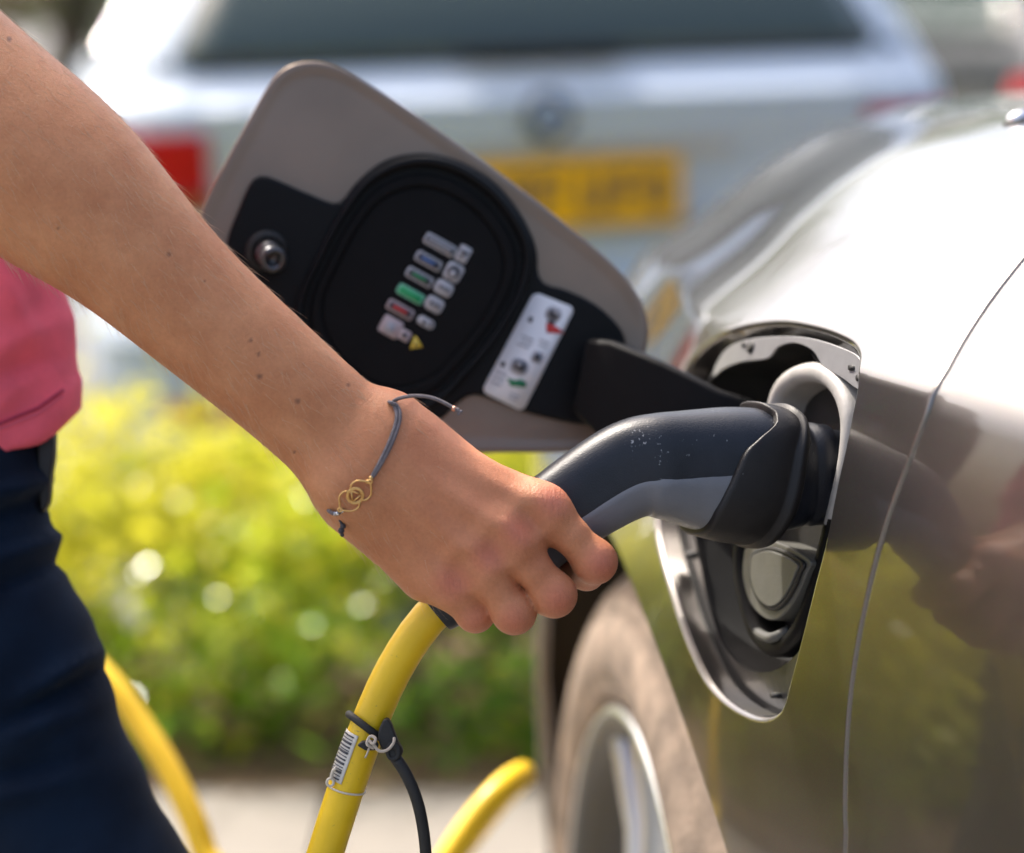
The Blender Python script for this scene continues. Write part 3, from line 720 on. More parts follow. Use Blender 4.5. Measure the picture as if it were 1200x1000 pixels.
# the cable itself: from the grip down to the ground, loops, and away to the left
M_cable = mat('yellow_cable_sheath', (.80, .52, .012), .40, var=.10, scale=30, bump=.08, bscale=300, extra=scuff_extra(.40, (.32, .22, .05)))
dh = dd(520)
c_pts = [P(540, 690, dh), P(522, 706, dh), P(495, 733, dh), P(463, 782, dh+.002), P(437, 838, dh+.004), P(412, 905, dh+.006), P(386, 985, dh+.01), P(360, 1075, dh+.02), P(335, 1220, dh+.05), P(318, 1450, dh+.12)]
last = c_pts[-1]
c_pts += [Vector((last.x-.03, last.y+.05, .30)), Vector((last.x-.03, 1.62, .10)), Vector((-.02, 1.85, .02)), Vector((.0, 2.0, .10)) if False else Vector((-.14, 1.78, .10))]
c_pts += [P(450, 1150, 1.66), P(505, 1040, 1.69), P(550, 968, 1.71), P(590, 922, 1.73), P(612, 908, 1.80), P(606, 916, 1.90), P(582, 942, 1.99), P(545, 990, 2.04)]
q = P(500, 1060, 2.08); c_pts += [q, Vector((-.14, 2.45, .12)) if False else Vector((q.x-.08, 2.0, .10)), Vector((-.22, 1.75, .012)), Vector((-.30, 1.62, .10))]
c_pts += [P(265, 1120, 1.78), P(240, 1000, 1.80), P(205, 915, 1.82), P(165, 850, 1.84), P(120, 790, 1.86), P(40, 715, 1.90), P(-120, 620, 1.95), P(-400, 560, 2.05), P(-700, 640, 2.2)]
cab_path = smooth_path(c_pts, 420)
tube('cable', cab_path, .0098, M_cable, cable_t, 24)
def cab_at(px, py):   # nearest point of the visible first run
    k = int(np.argmin(((proj(cab_path[:120])[:, :2]-np.array([px, py]))**2).sum(1))); t = cab_path[k+1]-cab_path[k-1]
    return Vector(cab_path[k]), Vector(t).normalized()
# strap, clip and tether of the protective cap
c0, t0 = cab_at(433, 848)
tow = -Vector(FW)
n1 = (tow-t0*tow.dot(t0)).normalized(); n2 = t0.cross(n1)
if n2.x < 0: n2 = -n2
def around(c, t, r, tilt=0, n=40):
    a = (tow-t*tow.dot(t)).normalized(); b = t.cross(a)
    return [c+(a*math.cos(k*2*math.pi/n)+b*math.sin(k*2*math.pi/n))*r+t*tilt*math.sin(k*2*math.pi/n+.6) for k in range(n)]
tube('rubber_strap', around(c0, t0, .0118, -.004), .0021, M_rubber, cable_t, 10, True)
dk = dh+.0-.012
clip = [(452, 842), (458, 848), (466, 868), (472, 880), (470, 886), (462, 892), (454, 886), (446, 876), (443, 862), (446, 850)]
prism('strap_clip', [P(a, b, dk) for a, b in smooth_path(clip, 40, True)], FW*.008, M_rubber, cable_t, bevel=.002)
eo = [P(461+10.5*math.cos(a)*.9, 881+12*math.sin(a), dk-.001) for a in np.linspace(0, 2*np.pi, 30, endpoint=False)]
ei = [P(460+3.2*math.cos(a), 883+4.2*math.sin(a), dk-.001) for a in np.linspace(0, 2*np.pi, 30, endpoint=False)]
ring('tether_eye', eo, ei, FW*.006, M_rubber, cable_t, bevel=.0012)
prism('strap_tongue', [P(a, b, dk-.001) for a, b in ((418, 874), (424, 869), (440, 868), (444, 874), (440, 880), (428, 880))], FW*.005, M_rubber, cable_t, bevel=.001)
tube('tether_cord', [P(463, 888, dk+.003), P(474, 904, dk+.003), P(486, 930, dk+.004), P(494, 960, dk+.006), P(499, 1000, dk+.01), P(501, 1060, dk+.02), P(497, 1150, dk+.04), P(480, 1240, dk+.05)], .0032, M_rubber, cable_t, 12, n=50)
M_string = mat('cream_string', (.55, .47, .38), .8, bump=.5, bscale=2000)
g = Geo()
g.tube(smooth_path([P(436, 870, dk-.003), P(444, 880, dk-.004), P(454, 879, dk-.004), P(461, 871, dk-.004), P(462, 865, dk-.002)], 24), .0009, 6)
g.tube(smooth_path([P(431, 866, dk-.003), P(437, 872, dk-.005), P(440, 866, dk-.004), P(434, 863, dk-.003), P(430, 872, dk-.004), P(438, 877, dk-.003)], 30), .0009, 6)
g.tube(smooth_path([P(433, 876, dk-.003), P(430, 884, dk-.003), P(428, 888, dk-.002)], 8), .0006, 6)
g.make('tie_string', M_string, cable_t)
# barcode label wrapped on the cable, under clear film
def wrap_pt(c, t, ang, r): 
    a = (tow-t*tow.dot(t)).normalized(); b = t.cross(a)
    if b.x < 0: b = -b
    return c+(a*math.cos(ang)+b*math.sin(ang))*r
def wrap(name, pyA, pyB, angA, angB, r, mt, n=12, m=10):
    v = []; f = []
    k0 = int(np.argmin(abs(proj(cab_path[:110])[:, 1]-pyA))); k1 = int(np.argmin(abs(proj(cab_path[:110])[:, 1]-pyB)))
    pa, pb = cab_path[min(k0, k1)-2], cab_path[max(k0, k1)+2]; t = Vector(pb-pa).normalized()
    for i in range(n):
        s = i/(n-1); py = pyA+(pyB-pyA)*s; pr = proj(cab_path[:110])
        c = Vector([np.interp(py, pr[:, 1], cab_path[:110, k]) for k in range(3)])
        for j in range(m): v.append(wrap_pt(c, t, angA+(angB-angA)*j/(m-1), r))
        if i:
            for j in range(m-1): f.append(((i-1)*m+j, (i-1)*m+j+1, i*m+j+1, i*m+j))
    o = mesh(name, v, f, mt, cable_t); sd = o.modifiers.new('thick', 'SOLIDIFY'); sd.thickness = .0003; return o
wrap('barcode_label', 861, 917, R(-86), R(-16), .01010, mat('aged_label', (.66, .62, .55), .5, var=.08, scale=200))
bars = [0, 4, 7, 12, 16, 18, 23, 26, 30, 35, 38, 40, 45, 48]; bw = [2, 1, 3, 2, 1, 3, 1, 2, 3, 1, 1, 3, 1, 2]
for b0, w in zip(bars, bw): wrap('barcode_bar', 864+b0, 864+b0+w*.85, R(-76), R(-27), .01075, M_ink, 3, 6)
M_film = mat('cloudy_film', (.62, .55, .45), .3)
c1, t1 = cab_at(400, 918)
tube('film_edge', around(c1, t1, .0102, .001), .0006, M_film, cable_t, 6, True)
g = Geo(); g.tube([P(387+4*math.cos(a), 917+4.5*math.sin(a), dh-.002) for a in np.linspace(0, 2*np.pi, 20, endpoint=False)], .0008, 6, True)
g.tube(smooth_path([P(388, 913, dh-.002), P(390, 904, dh-.003), P(394, 900, dh-.004)], 10), .001, 6); g.make('film_tag', M_film, cable_t)
DH_HANDLE = dd(620)
print('HANDLE DEPTH', DH_HANDLE, dP)
# ================================================================ person: signed-distance modelling
class Field:
    def __init__(s, lo, hi, h):
        s.lo = np.array(lo, float); s.h = h; s.n = np.ceil((np.array(hi)-s.lo)/h).astype(int)+1
        s.D = np.full(s.n, 1.0, np.float32)
    def axes(s, sl): return [s.lo[k]+s.h*np.arange(sl[k].start, sl[k].stop, dtype=np.float32) for k in range(3)]
    def region(s, lo, hi):
        a = np.clip(np.floor((np.array(lo)-s.lo)/s.h).astype(int), 0, s.n); b = np.clip(np.ceil((np.array(hi)-s.lo)/s.h).astype(int)+1, 0, s.n)
        return tuple(slice(int(i), int(j)) for i, j in zip(a, b))
    def cone(s, a, b, ra, rb, k=.006, sy=1.0, D=None):
        """tapered capsule a-b; sy flattens it along the depth axis (2)"""
        D = s.D if D is None else D
        a = np.array(a, float); b = np.array(b, float); m = max(ra, rb)+k+.012
        sl = s.region(np.minimum(a, b)-m, np.maximum(a, b)+m)
        if any(q.stop <= q.start for q in sl): return
        X, Y, Z = s.axes(sl); X = X[:, None, None]; Y = Y[None, :, None]; Z = Z[None, None, :]
        sz = 1.0/sy; ba = (b-a)*np.array([1, 1, sz]); L = float((ba**2).sum())+1e-12
        px, py, pz = X-a[0], Y-a[1], (Z-a[2])*sz
        t = np.clip((px*ba[0]+py*ba[1]+pz*ba[2])/L, 0, 1)
        d = np.sqrt((px-t*ba[0])**2+(py-t*ba[1])**2+(pz-t*ba[2])**2)-(ra+(rb-ra)*t)
        if sy < 1: d = d*(sy+(1-sy)*.5)
        s.smin(D, sl, d, k)
    def smin(s, D, sl, d, k):
        A = D[sl]
        h = np.maximum(k-np.abs(A-d), 0)/k
        D[sl] = np.minimum(A, d)-h*h*k*.25
    def mesh(s, D=None):
        D = s.D if D is None else D; h = s.h; ins = D < 0
        nx, ny, nz = D.shape
        c = np.zeros((nx-1, ny-1, nz-1), np.int8)
        for i in (0, 1):
            for j in (0, 1):
                for k in (0, 1): c += ins[i:nx-1+i, j:ny-1+j, k:nz-1+k]
        act = np.argwhere((c > 0) & (c < 8)); idx = np.full(c.shape, -1, np.int64); idx[tuple(act.T)] = np.arange(len(act))
        acc = np.zeros((len(act), 3)); cnt = np.zeros(len(act)); cor = [(i, j, k) for i in (0, 1) for j in (0, 1) for k in (0, 1)]
        val = {q: D[tuple((act+np.array(q)).T)].astype(float) for q in cor}
        for q in cor:
            for ax in range(3):
                if q[ax] == 0:
                    r = list(q); r[ax] = 1; r = tuple(r); a, b = val[q], val[r]; m = (a < 0) != (b < 0)
                    t = np.where(m, a/(a-b+1e-20), 0); p = np.tile(np.array(q, float), (len(act), 1)); p[:, ax] += t
                    acc[m] += p[m]; cnt[m] += 1
        V = s.lo+(act+acc/cnt[:, None])*h; Fs = []
        for ax in range(3):
            o1, o2 = [(1, 2), (2, 0), (0, 1)][ax]
            sl0 = [slice(0, n) for n in D.shape]; sl1 = list(sl0); sl0[ax] = slice(0, D.shape[ax]-1); sl1[ax] = slice(1, D.shape[ax])
            e = np.argwhere(ins[tuple(sl0)] != ins[tuple(sl1)])
            e = e[(e[:, o1] > 0) & (e[:, o2] > 0) & (e[:, o1] < D.shape[o1]-1) & (e[:, o2] < D.shape[o2]-1)]
            u = np.zeros(3, int); u[o1] = 1; w = np.zeros(3, int); w[o2] = 1
            q = [idx[tuple((e-u-w).T)], idx[tuple((e-w).T)], idx[tuple(e.T)], idx[tuple((e-u).T)]]
            fl = ins[tuple(sl0)][tuple(e.T)]
            qq = np.stack(q, 1); qq[~fl] = qq[~fl][:, ::-1]; Fs.append(qq[(qq >= 0).all(1)])
        return V, np.vstack(Fs)
def fast_mesh(name, V, Q, mt, parent, smooth_it=0, flip=True):
    if smooth_it:
        e = np.vstack([Q[:, [0, 1]], Q[:, [1, 2]], Q[:, [2, 3]], Q[:, [3, 0]]])
        for it in range(smooth_it):
            acc = np.zeros_like(V); n = np.zeros(len(V))
            np.add.at(acc, e[:, 0], V[e[:, 1]]); np.add.at(acc, e[:, 1], V[e[:, 0]]); np.add.at(n, e[:, 0], 1); np.add.at(n, e[:, 1], 1)
            L = acc/n[:, None]-V; V = V+L*(.6 if it % 2 == 0 else -.62)
    if flip: Q = Q[:, ::-1]
    me = bpy.data.meshes.new(name); me.vertices.add(len(V)); me.vertices.foreach_set('co', V.astype(np.float32).ravel())
    me.loops.add(Q.size); me.loops.foreach_set('vertex_index', Q.astype(np.int32).ravel())
    me.polygons.add(len(Q)); me.polygons.foreach_set('loop_start', np.arange(0, Q.size, 4, dtype=np.int32))
    me.polygons.foreach_set('use_smooth', np.ones(len(Q), bool)); me.update(); me.validate()
    if mt: me.materials.append(mt)
    o = bpy.data.objects.new(name, me); COL.objects.link(o)
    if parent is not None: o.parent = parent; o.matrix_parent_inverse = WM(parent).inverted()
    return o
DH = DH_HANDLE-.031
def C(px, py, q=0.0):     # photo pixel + depth offset in mm from the hand plane -> camera space
    d = DH+q/1000.0; return np.array([(px-600)/F*d, (500-py)/F*d, d])
mmp = DH/F                # metres per photo pixel at the hand
def hand_field():
    lo = C(-60, 790, -60); hi = C(745, -70, 125); lo[0] = -0.305; 
    fl = Field(lo, hi, .00125)
    A = fl
    # forearm and elbow (half widths in photo pixels)
    arm = [(-230, -100, 96, .95, 34), (-100, 60, 102, .95, 26), (6, 168, 112, .93, 18), (80, 226, 103, .91, 12), (138, 276, 88, .88, 8), (212, 346, 75, .84, 6), (292, 416, 68.5, .78, 5), (365, 480, 65, .72, 5), (420, 530, 66, .64, 6), (448, 555, 68, .60, 6)]
    ar = np.array(arm, float); tpar = np.concatenate([[0], np.cumsum(np.hypot(*np.diff(ar[:, :2], axis=0).T))])
    fsp = [spline(tpar, ar[:, k]) for k in range(5)]; ts = np.linspace(0, tpar[-1], 46); st = np.stack([q(ts) for q in fsp], 1)
    for a, b in zip(st[:-1], st[1:]): A.cone(C(a[0], a[1], a[4]), C(b[0], b[1], b[4]), a[2]*mmp, b[2]*mmp, .004, (a[3]+b[3])/2)
    A.cone(C(455, 505, 4), C(468, 515, 4), .0165, .013, .012, .9)        # radial styloid
    A.cone(C(404, 570, -8), C(412, 578, -7), .0125, .011, .022, .8)      # ulna head
    # metacarpals
    mc = [((456, 512, 5), (636, 599, 0), .0145, .0112), ((449, 532, -1), (597, 631, -6), .0145, .0112), ((438, 554, 1), (561, 659, -4), .0140, .0106), ((424, 574, 6), (527, 684, 4), .0130, .0096)]
    for a, b, r0, r1 in mc: A.cone(C(*a), C(*b), r0, r1, .016, .82)
    A.cone(C(440, 545, 10), C(580, 640, 12), .028, .024, .012, .5)
    A.cone(C(445, 530, 12), C(560, 600, 16), .026, .022, .012, .55)
    A.cone(C(415, 588, 10), C(497, 676, 12), .0125, .0125, .014, .9)      # hypothenar edge
    A.cone(C(470, 530, 18), C(560, 575, 30), .017, .014, .014, .8)        # thenar
    for p in ((637, 596, -4), (598, 628, -9.5), (561, 657, -7.5), (526, 683, 1)):   # knuckle heads
        A.cone(C(p[0]-6, p[1]-5, p[2]+1.6), C(p[0]+7, p[1]+8, p[2]+1.2), .0084, .0082, .012)
    # webbing
    A.cone(C(644, 610, 5), C(615, 639, 4), .0066, .0066, .008); A.cone(C(606, 643, 3), C(577, 668, 3), .0064, .0064, .008); A.cone(C(569, 670, 5), C(542, 690, 7), .0060, .0060, .008)
    for a, b in (((470, 520, -3), (630, 594, -8)), ((470, 540, -10.5), (592, 624, -14)), ((458, 560, -9), (556, 653, -11.5)), ((446, 580, -2), (521, 679, -4.5))): A.cone(C(*a), C(*b), .0026, .0032, .006)   # extensor tendons
    A.cone(C(600, 580, 10), C(640, 594, 10), .008, .008, .012)
    def dimple(p, r, k):
        c = C(*p); m = r+k+.004; s_ = A.region(c-m, c+m); X, Y, Z = A.axes(s_)
        d = np.sqrt((X[:, None, None]-c[0])**2+(Y[None, :, None]-c[1])**2+(Z[None, None, :]-c[2])**2)-r; B = A.D[s_]; nd = -d
        h = np.maximum(k-np.abs(B-nd), 0)/k; A.D[s_] = np.maximum(B, nd)+h*h*k*.25
    for p in ((625, 612, -19), (586, 644, -21), (548, 671, -16)): dimple(p, .0065, .009)
    # thumb, round the far side of the grip
    sl = fl.region(C(480, 780, -30), C(745, 500, 124)); sub = Field.__new__(Field); sub.lo = fl.lo; sub.h = fl.h; sub.n = fl.n
    fingers = [
        [(640, 598, 1, .0112), (669, 628, 1, .0095), (697, 658, 4, .0099), (688, 672, 26, .0088), (668, 672, 40, .0080), (640, 655, 48, .0072)],
        [(599, 633, -5, .0112), (625, 667, -4, .0096), (649, 697, -1, .0101), (643, 701, 20, .0092), (628, 693, 36, .0083), (600, 672, 46, .0075)],
        [(562, 661, -3, .0106), (583, 690, -3, .0092), (602, 717.5, 0, .0098), (598, 719, 20, .0090), (585, 709, 35, .0080), (560, 690, 44, .0072)],
        [(528, 685, 5, .0096), (543, 703, 5, .0083), (556.5, 718.5, 8, .0085), (555, 718, 25, .0078), (545, 710, 38, .0070), (525, 696, 46, .0064)],
        [(500, 555, 24, .016), (560, 585, 42, .0125), (600, 612, 55, .0105), (640, 606, 60, .0098), (672, 598, 60, .0085)]]
    parts = []
    for fg in fingers:
        D = np.full(fl.n, 1.0, np.float32) if False else None
        loc = Field.__new__(Field); loc.h = fl.h; loc.lo = fl.lo+fl.h*np.array([q.start for q in sl]); loc.n = np.array([q.stop-q.start for q in sl]); loc.D = np.full(loc.n, 1.0, np.float32)
        for (a, b) in zip(fg[:-1], fg[1:]): loc.cone(C(*a[:3]), C(*b[:3]), a[3], b[3], .0025)
        # knuckle swelling at the middle joint
        p = fg[2]; loc.cone(C(p[0]-1, p[1]-1, p[2]-1), C(p[0]+1, p[1]+1, p[2]+1), p[3]+.0003, p[3]+.0003, .006)
        parts.append(loc.D)
    G = parts[0]
    for q in parts[1:]:
        k = .0009; h = np.maximum(k-np.abs(G-q), 0)/k; G = np.minimum(G, q)-h*h*k*.25
    k = .0060; B = fl.D[sl]; h = np.maximum(k-np.abs(G-B), 0)/k; fl.D[sl] = np.minimum(G, B)-h*h*k*.25
    return fl
M_SK = None
def skin_extra(m, N, b, tc):
    at = N.nodes.new('ShaderNodeAttribute'); at.attribute_name = 'flush'
    t = N.nodes.new('ShaderNodeTexNoise'); t.inputs['Scale'].default_value = 38; t.inputs['Detail'].default_value = 6; t.inputs['Roughness'].default_value = .62
    N.links.new(tc.outputs['Object'], t.inputs['Vector'])
    r = N.nodes.new('ShaderNodeValToRGB'); e = r.color_ramp.elements; e[0].position = .32; e[1].position = .72
    e[0].color = (.49, .188, .076, 1); e[1].color = (.63, .28, .128, 1)
    N.links.new(t.outputs['Fac'], r.inputs[0])
    mx = N.nodes.new('ShaderNodeMix'); mx.data_type = 'RGBA'; mx.inputs[7].default_value = (.60, .18, .115, 1)
    N.links.new(at.outputs['Fac'], mx.inputs[0]); N.links.new(r.outputs[0], mx.inputs[6])
    # fine mottling
    t2 = N.nodes.new('ShaderNodeTexNoise'); t2.inputs['Scale'].default_value = 520; t2.inputs['Detail'].default_value = 3
    N.links.new(tc.outputs['Object'], t2.inputs['Vector'])
    r2 = N.nodes.new('ShaderNodeMapRange'); r2.inputs[3].default_value = .86; r2.inputs[4].default_value = 1.12; N.links.new(t2.outputs['Fac'], r2.inputs[0])
    m3 = N.nodes.new('ShaderNodeMix'); m3.data_type = 'RGBA'; m3.blend_type = 'MULTIPLY'; m3.inputs[0].default_value = 1
    N.links.new(mx.outputs[2], m3.inputs[6]); N.links.new(r2.outputs[0], m3.inputs[7])
    mo = N.nodes.new('ShaderNodeAttribute'); mo.attribute_name = 'mole'
    m4 = N.nodes.new('ShaderNodeMix'); m4.data_type = 'RGBA'; m4.inputs[7].default_value = (.17, .065, .035, 1)
    N.links.new(mo.outputs['Fac'], m4.inputs[0]); N.links.new(m3.outputs[2], m4.inputs[6])
    N.links.new(m4.outputs[2], b.inputs['Base Color'])
    b.inputs['Subsurface Weight'].default_value = .22; b.inputs['Subsurface Radius'].default_value = (.0028, .0011, .0006); b.inputs['Subsurface Scale'].default_value = 1.0
    v = N.nodes.new('ShaderNodeTexVoronoi'); v.inputs['Scale'].default_value = 1250; v.feature = 'DISTANCE_TO_EDGE'
    t3 = N.nodes.new('ShaderNodeTexNoise'); t3.inputs['Scale'].default_value = 900; t3.inputs['Detail'].default_value = 4
    for q in (v, t3): N.links.new(tc.outputs['Object'], q.inputs['Vector'])
    ad = N.nodes.new('ShaderNodeMath'); ad.operation = 'ADD'; N.links.new(v.outputs['Distance'], ad.inputs[0]); N.links.new(t3.outputs['Fac'], ad.inputs[1])
    mp = N.nodes.new('ShaderNodeMapping'); mp.inputs['Rotation'].default_value = (0, R(-48), 0); mp.inputs['Scale'].default_value = (640, 120, 110)
    N.links.new(tc.outputs['Object'], mp.inputs['Vector'])
    t5 = N.nodes.new('ShaderNodeTexNoise'); t5.inputs['Scale'].default_value = 1.0; t5.inputs['Detail'].default_value = 3; N.links.new(mp.outputs[0], t5.inputs['Vector'])
    mu = N.nodes.new('ShaderNodeMath'); mu.operation = 'MULTIPLY'; N.links.new(t5.outputs['Fac'], mu.inputs[0]); N.links.new(at.outputs['Fac'], mu.inputs[1])
    mv = N.nodes.new('ShaderNodeMath'); mv.operation = 'MULTIPLY_ADD'; mv.inputs[1].default_value = 2.6; N.links.new(mu.outputs[0], mv.inputs[0]); N.links.new(ad.outputs[0], mv.inputs[2]); ad = mv
    b1 = N.nodes.new('ShaderNodeBump'); b1.inputs['Strength'].default_value = .6; b1.inputs['Distance'].default_value = .0005
    N.links.new(ad.outputs[0], b1.inputs['Height']); N.links.new(b1.outputs[0], b.inputs['Normal'])
M_skin = mat('sunned_skin', (.5, .25, .15), .46, extra=skin_extra, spec=.42)
person = empty('person', P(-190, 700, 1.40)*1.0, 'person in pink top and dark blue jeans gripping the charging connector', 'person')
person.location.z = 0; 
fl = hand_field()
DT = 1.40
def K(px, py, q=0.0): d = DT+q; return np.array([(px-600)/F*d, (500-py)/F*d, d])
hc = K(-285, -820, .03)
fh = Field(hc-np.array([.16, .40, .17]), hc+np.array([.16, .17, .17]), .004)
fh.cone(hc+np.array([0, .02, .02]), hc+np.array([.012, -.05, -.02]), .088, .062, .04, 1); fh.cone(hc+np.array([.0, -.07, .03]), hc+np.array([0, -.30, .04]), .052, .06, .04)
fh.cone(hc+np.array([.035, -.02, -.085]), hc+np.array([.04, -.035, -.095]), .012, .013, .015); fh.cone(hc+np.array([.02, -.085, -.06]), hc+np.array([.0, -.09, -.06]), .018, .018, .02)
fh.cone(hc+np.array([.088, 0, .02]), hc+np.array([.085, -.03, .025]), .012, .009, .006)
V, Q = fl.mesh(); Vh, Qh = fh.mesh()      # arm and head are one mesh, joined under the shirt
Q = np.vstack([Q, Qh+len(V)]); V = np.vstack([V, Vh]); Vw = cam2world(V)
body = fast_mesh('body', Vw, Q, M_skin, person, 4)
Vw = np.empty(len(V)*3, np.float32); body.data.vertices.foreach_get('co', Vw); Vw = Vw.reshape(-1, 3).astype(float)
pr = proj(Vw)
def blob(pts, r):
    a = np.zeros(len(Vw))
    for x, y, s in pts: a = np.maximum(a, s*np.exp(-(((pr[:, 0]-x)**2+(pr[:, 1]-y)**2)/(r*r))))
    return a
flush = blob([(648, 586, .75), (606, 622, .7), (572, 652, .7), (530, 684, .75), (706, 662, .8), (655, 706, .7), (604, 730, .65), (556, 728, .6), (690, 685, .6)], 26)
flush = np.maximum(flush, .22*np.clip((pr[:, 0]-380)/150, 0, 1)); flush[pr[:, 2] > 1.36] *= .3
mole = np.zeros(len(Vw))
for x, y, r in ((11, 46, 2.2), (68, 268, 1.6), (198, 298, 2), (294, 399, 1.9), (303, 415, 1.8), (304, 441, 2.4), (349, 470, 2.3), (408, 451, 1.6), (131, 102, 1.4), (240, 330, 1.3), (345, 530, 1.3)):
    mole = np.maximum(mole, np.clip(1.6-np.sqrt((pr[:, 0]-x)**2+(pr[:, 1]-y)**2)/(r*1.1), 0, .8))
for nm, a in (('flush', flush), ('mole', mole)):
    at = body.data.attributes.new(nm, 'FLOAT', 'POINT'); at.data.foreach_set('value', a.astype(np.float32))
bvh = BVHTree.FromPolygons([tuple(q) for q in Vw], [tuple(int(i) for i in q[::-1]) for q in Q])
def cast(px, py, back=False):
    d = (P(px, py, 1.0)-CAMV).normalized()
    h = bvh.ray_cast(CAMV+d*2.2, -d) if back else bvh.ray_cast(CAMV, d)
    return (h[0], h[1]) if h[0] is not None else (None, None)
# fine hairs on the forearm
def arm_hair():
    g_v = []; g_f = []; k = 0; tries = 0
    axis = (P(420, 530, DH)-P(140, 275, DH)).normalized()
    pol = rng.choice(len(Vw), 6500)
    nv = np.empty(len(Vw)*3, np.float32); body.data.vertices.foreach_get('normal', nv); nv = nv.reshape(-1, 3)
    for i in pol:
        x, y, d = pr[i]
        if not (-20 < x < 520): continue
        dens = 1.0 if x < 440 else .25
        if rng.random() > dens*.75: continue
        n = Vector(nv[i]); p = Vector(Vw[i])
        side = axis.cross(n); dr = (axis*.75+side*rng.normal(0, .25)+Vector((0, 0, -.25))+n*(.22+.25*rng.random())); dr.normalize()
        if rng.random() < .35: dr = (dr+Vector((.25, 0, .1))).normalized()
        L = rng.uniform(.005, .0125); r = rng.uniform(.000055, .00010); bend = Vector((0, 0, -.2))+axis*.2-n*.25
        u = dr.cross(n).normalized() if dr.cross(n).length > 1e-4 else side; w = dr.cross(u)
        prev = None
        for s in (0, .35, .7, 1.0):
            q = p+dr*L*s+bend*L*s*s*.45; rr = r*(1-.85*s); b0 = len(g_v)
            g_v += [tuple(q+u*rr), tuple(q-u*rr*.5+w*rr*.87), tuple(q-u*rr*.5-w*rr*.87)]
            if prev is not None:
                for m in range(3): g_f.append((prev+m, prev+(m+1) % 3, b0+(m+1) % 3, b0+m))
            prev = b0
    o = mesh('arm_hair', g_v, g_f, mat('fair_hair', (.62, .44, .28), .4), person); o['kind'] = 'stuff'
arm_hair()
# ---------------- clothes
M_pinkt = mat('pink_cotton', (.86, .125, .175), .85, var=.10, scale=50, bump=.35, bscale=1500)
def denim_extra(m, N, b, tc):
    w = N.nodes.new('ShaderNodeTexWave'); w.inputs['Scale'].default_value = 420; w.bands_direction = 'DIAGONAL'; w.inputs['Distortion'].default_value = 1.5
    N.links.new(tc.outputs['Object'], w.inputs['Vector'])
    t = N.nodes.new('ShaderNodeTexNoise'); t.inputs['Scale'].default_value = 18; t.inputs['Detail'].default_value = 7
    N.links.new(tc.outputs['Object'], t.inputs['Vector'])
    r = N.nodes.new('ShaderNodeValToRGB'); e = r.color_ramp.elements; e[0].position = .3; e[1].position = .75; e[0].color = (.0025, .0065, .016, 1); e[1].color = (.007, .018, .040, 1)
    N.links.new(t.outputs['Fac'], r.inputs[0]); N.links.new(r.outputs[0], b.inputs['Base Color'])
    bp = N.nodes.new('ShaderNodeBump'); bp.inputs['Strength'].default_value = .25; bp.inputs['Distance'].default_value = .0006
    N.links.new(w.outputs['Fac'], bp.inputs['Height']); N.links.new(bp.outputs[0], b.inputs['Normal'])
    b.inputs['Sheen Weight'].default_value = .04
M_denim = mat('dark_denim', (.008, .018, .04), .85, extra=denim_extra, spec=.1)
DT = 1.40
def K(px, py, q=0.0): d = DT+q; return np.array([(px-600)/F*d, (500-py)/F*d, d])
def px_(n): return n*DT/F
# jeans: pelvis, two legs down to the ground (camera space, then folds by sines)
ffw = lambda p: np.asarray(p)
def wcone(fd, a, b, ra, rb, k, sy=1): fd.cone(a, b, ra, rb, k, sy)
def world_cam(x, y, z):
    zz = z-CAMZ; return np.array([x, y*sp_+zz*cp, y*cp-zz*sp_])
hipR = K(-92, 590, .0); kneeR = K(150, 1130, -.02); ankR = world_cam(-.13, 1.33, .07)
hipL = K(-250, 590, .04); kneeL = K(-280, 1180, .0); ankL = world_cam(-.52, 1.42, .07)
allp = np.array([hipR, kneeR, ankR, hipL, kneeL, ankL, K(-160, 480)])
fj = Field(allp.min(0)-.17, allp.max(0)+.17, .0045)
fj.cone(K(-95, 545), K(-235, 540, .03), px_(143), px_(140), .05, .8)
fj.cone(hipR, K(-14, 790, -.005), px_(132), px_(123), .02, .9); fj.cone(K(-14, 790, -.005), kneeR, px_(123), px_(100), .02, .92)
fj.cone(kneeR, ankR, px_(108), .045, .05)
fj.cone(hipL, kneeL, px_(140), px_(112), .05, .9); fj.cone(kneeL, ankL, px_(108), .045, .05)
Vj, Qj = fj.mesh(); 
prj = np.stack([600+F*Vj[:, 0]/Vj[:, 2], 500-F*Vj[:, 1]/Vj[:, 2]], 1)
nrm = None
Vjw = cam2world(Vj); jeans = fast_mesh('jeans', Vjw, Qj, M_denim, person, 4)
def displace(o, fn):
    n = len(o.data.vertices); c_ = np.empty(n*3, np.float32); o.data.vertices.foreach_get('co', c_); c_ = c_.reshape(-1, 3).astype(float)
    nn = np.empty(n*3, np.float32); o.data.vertices.foreach_get('normal', nn); nn = nn.reshape(-1, 3)
    q = proj(c_); c_ = c_+nn*fn(q, c_)[:, None]; o.data.vertices.foreach_set('co', c_.astype(np.float32).ravel()); o.data.update()
def fold(q, x0, y0, ang, w, L, amp, curve=0):
    dx, dy = q[:, 0]-x0, q[:, 1]-y0; u = dx*math.cos(ang)+dy*math.sin(ang); v_ = -dx*math.sin(ang)+dy*math.cos(ang)-curve*u*u
    return amp*np.exp(-(v_/w)**2)*np.exp(-(u/L)**2)
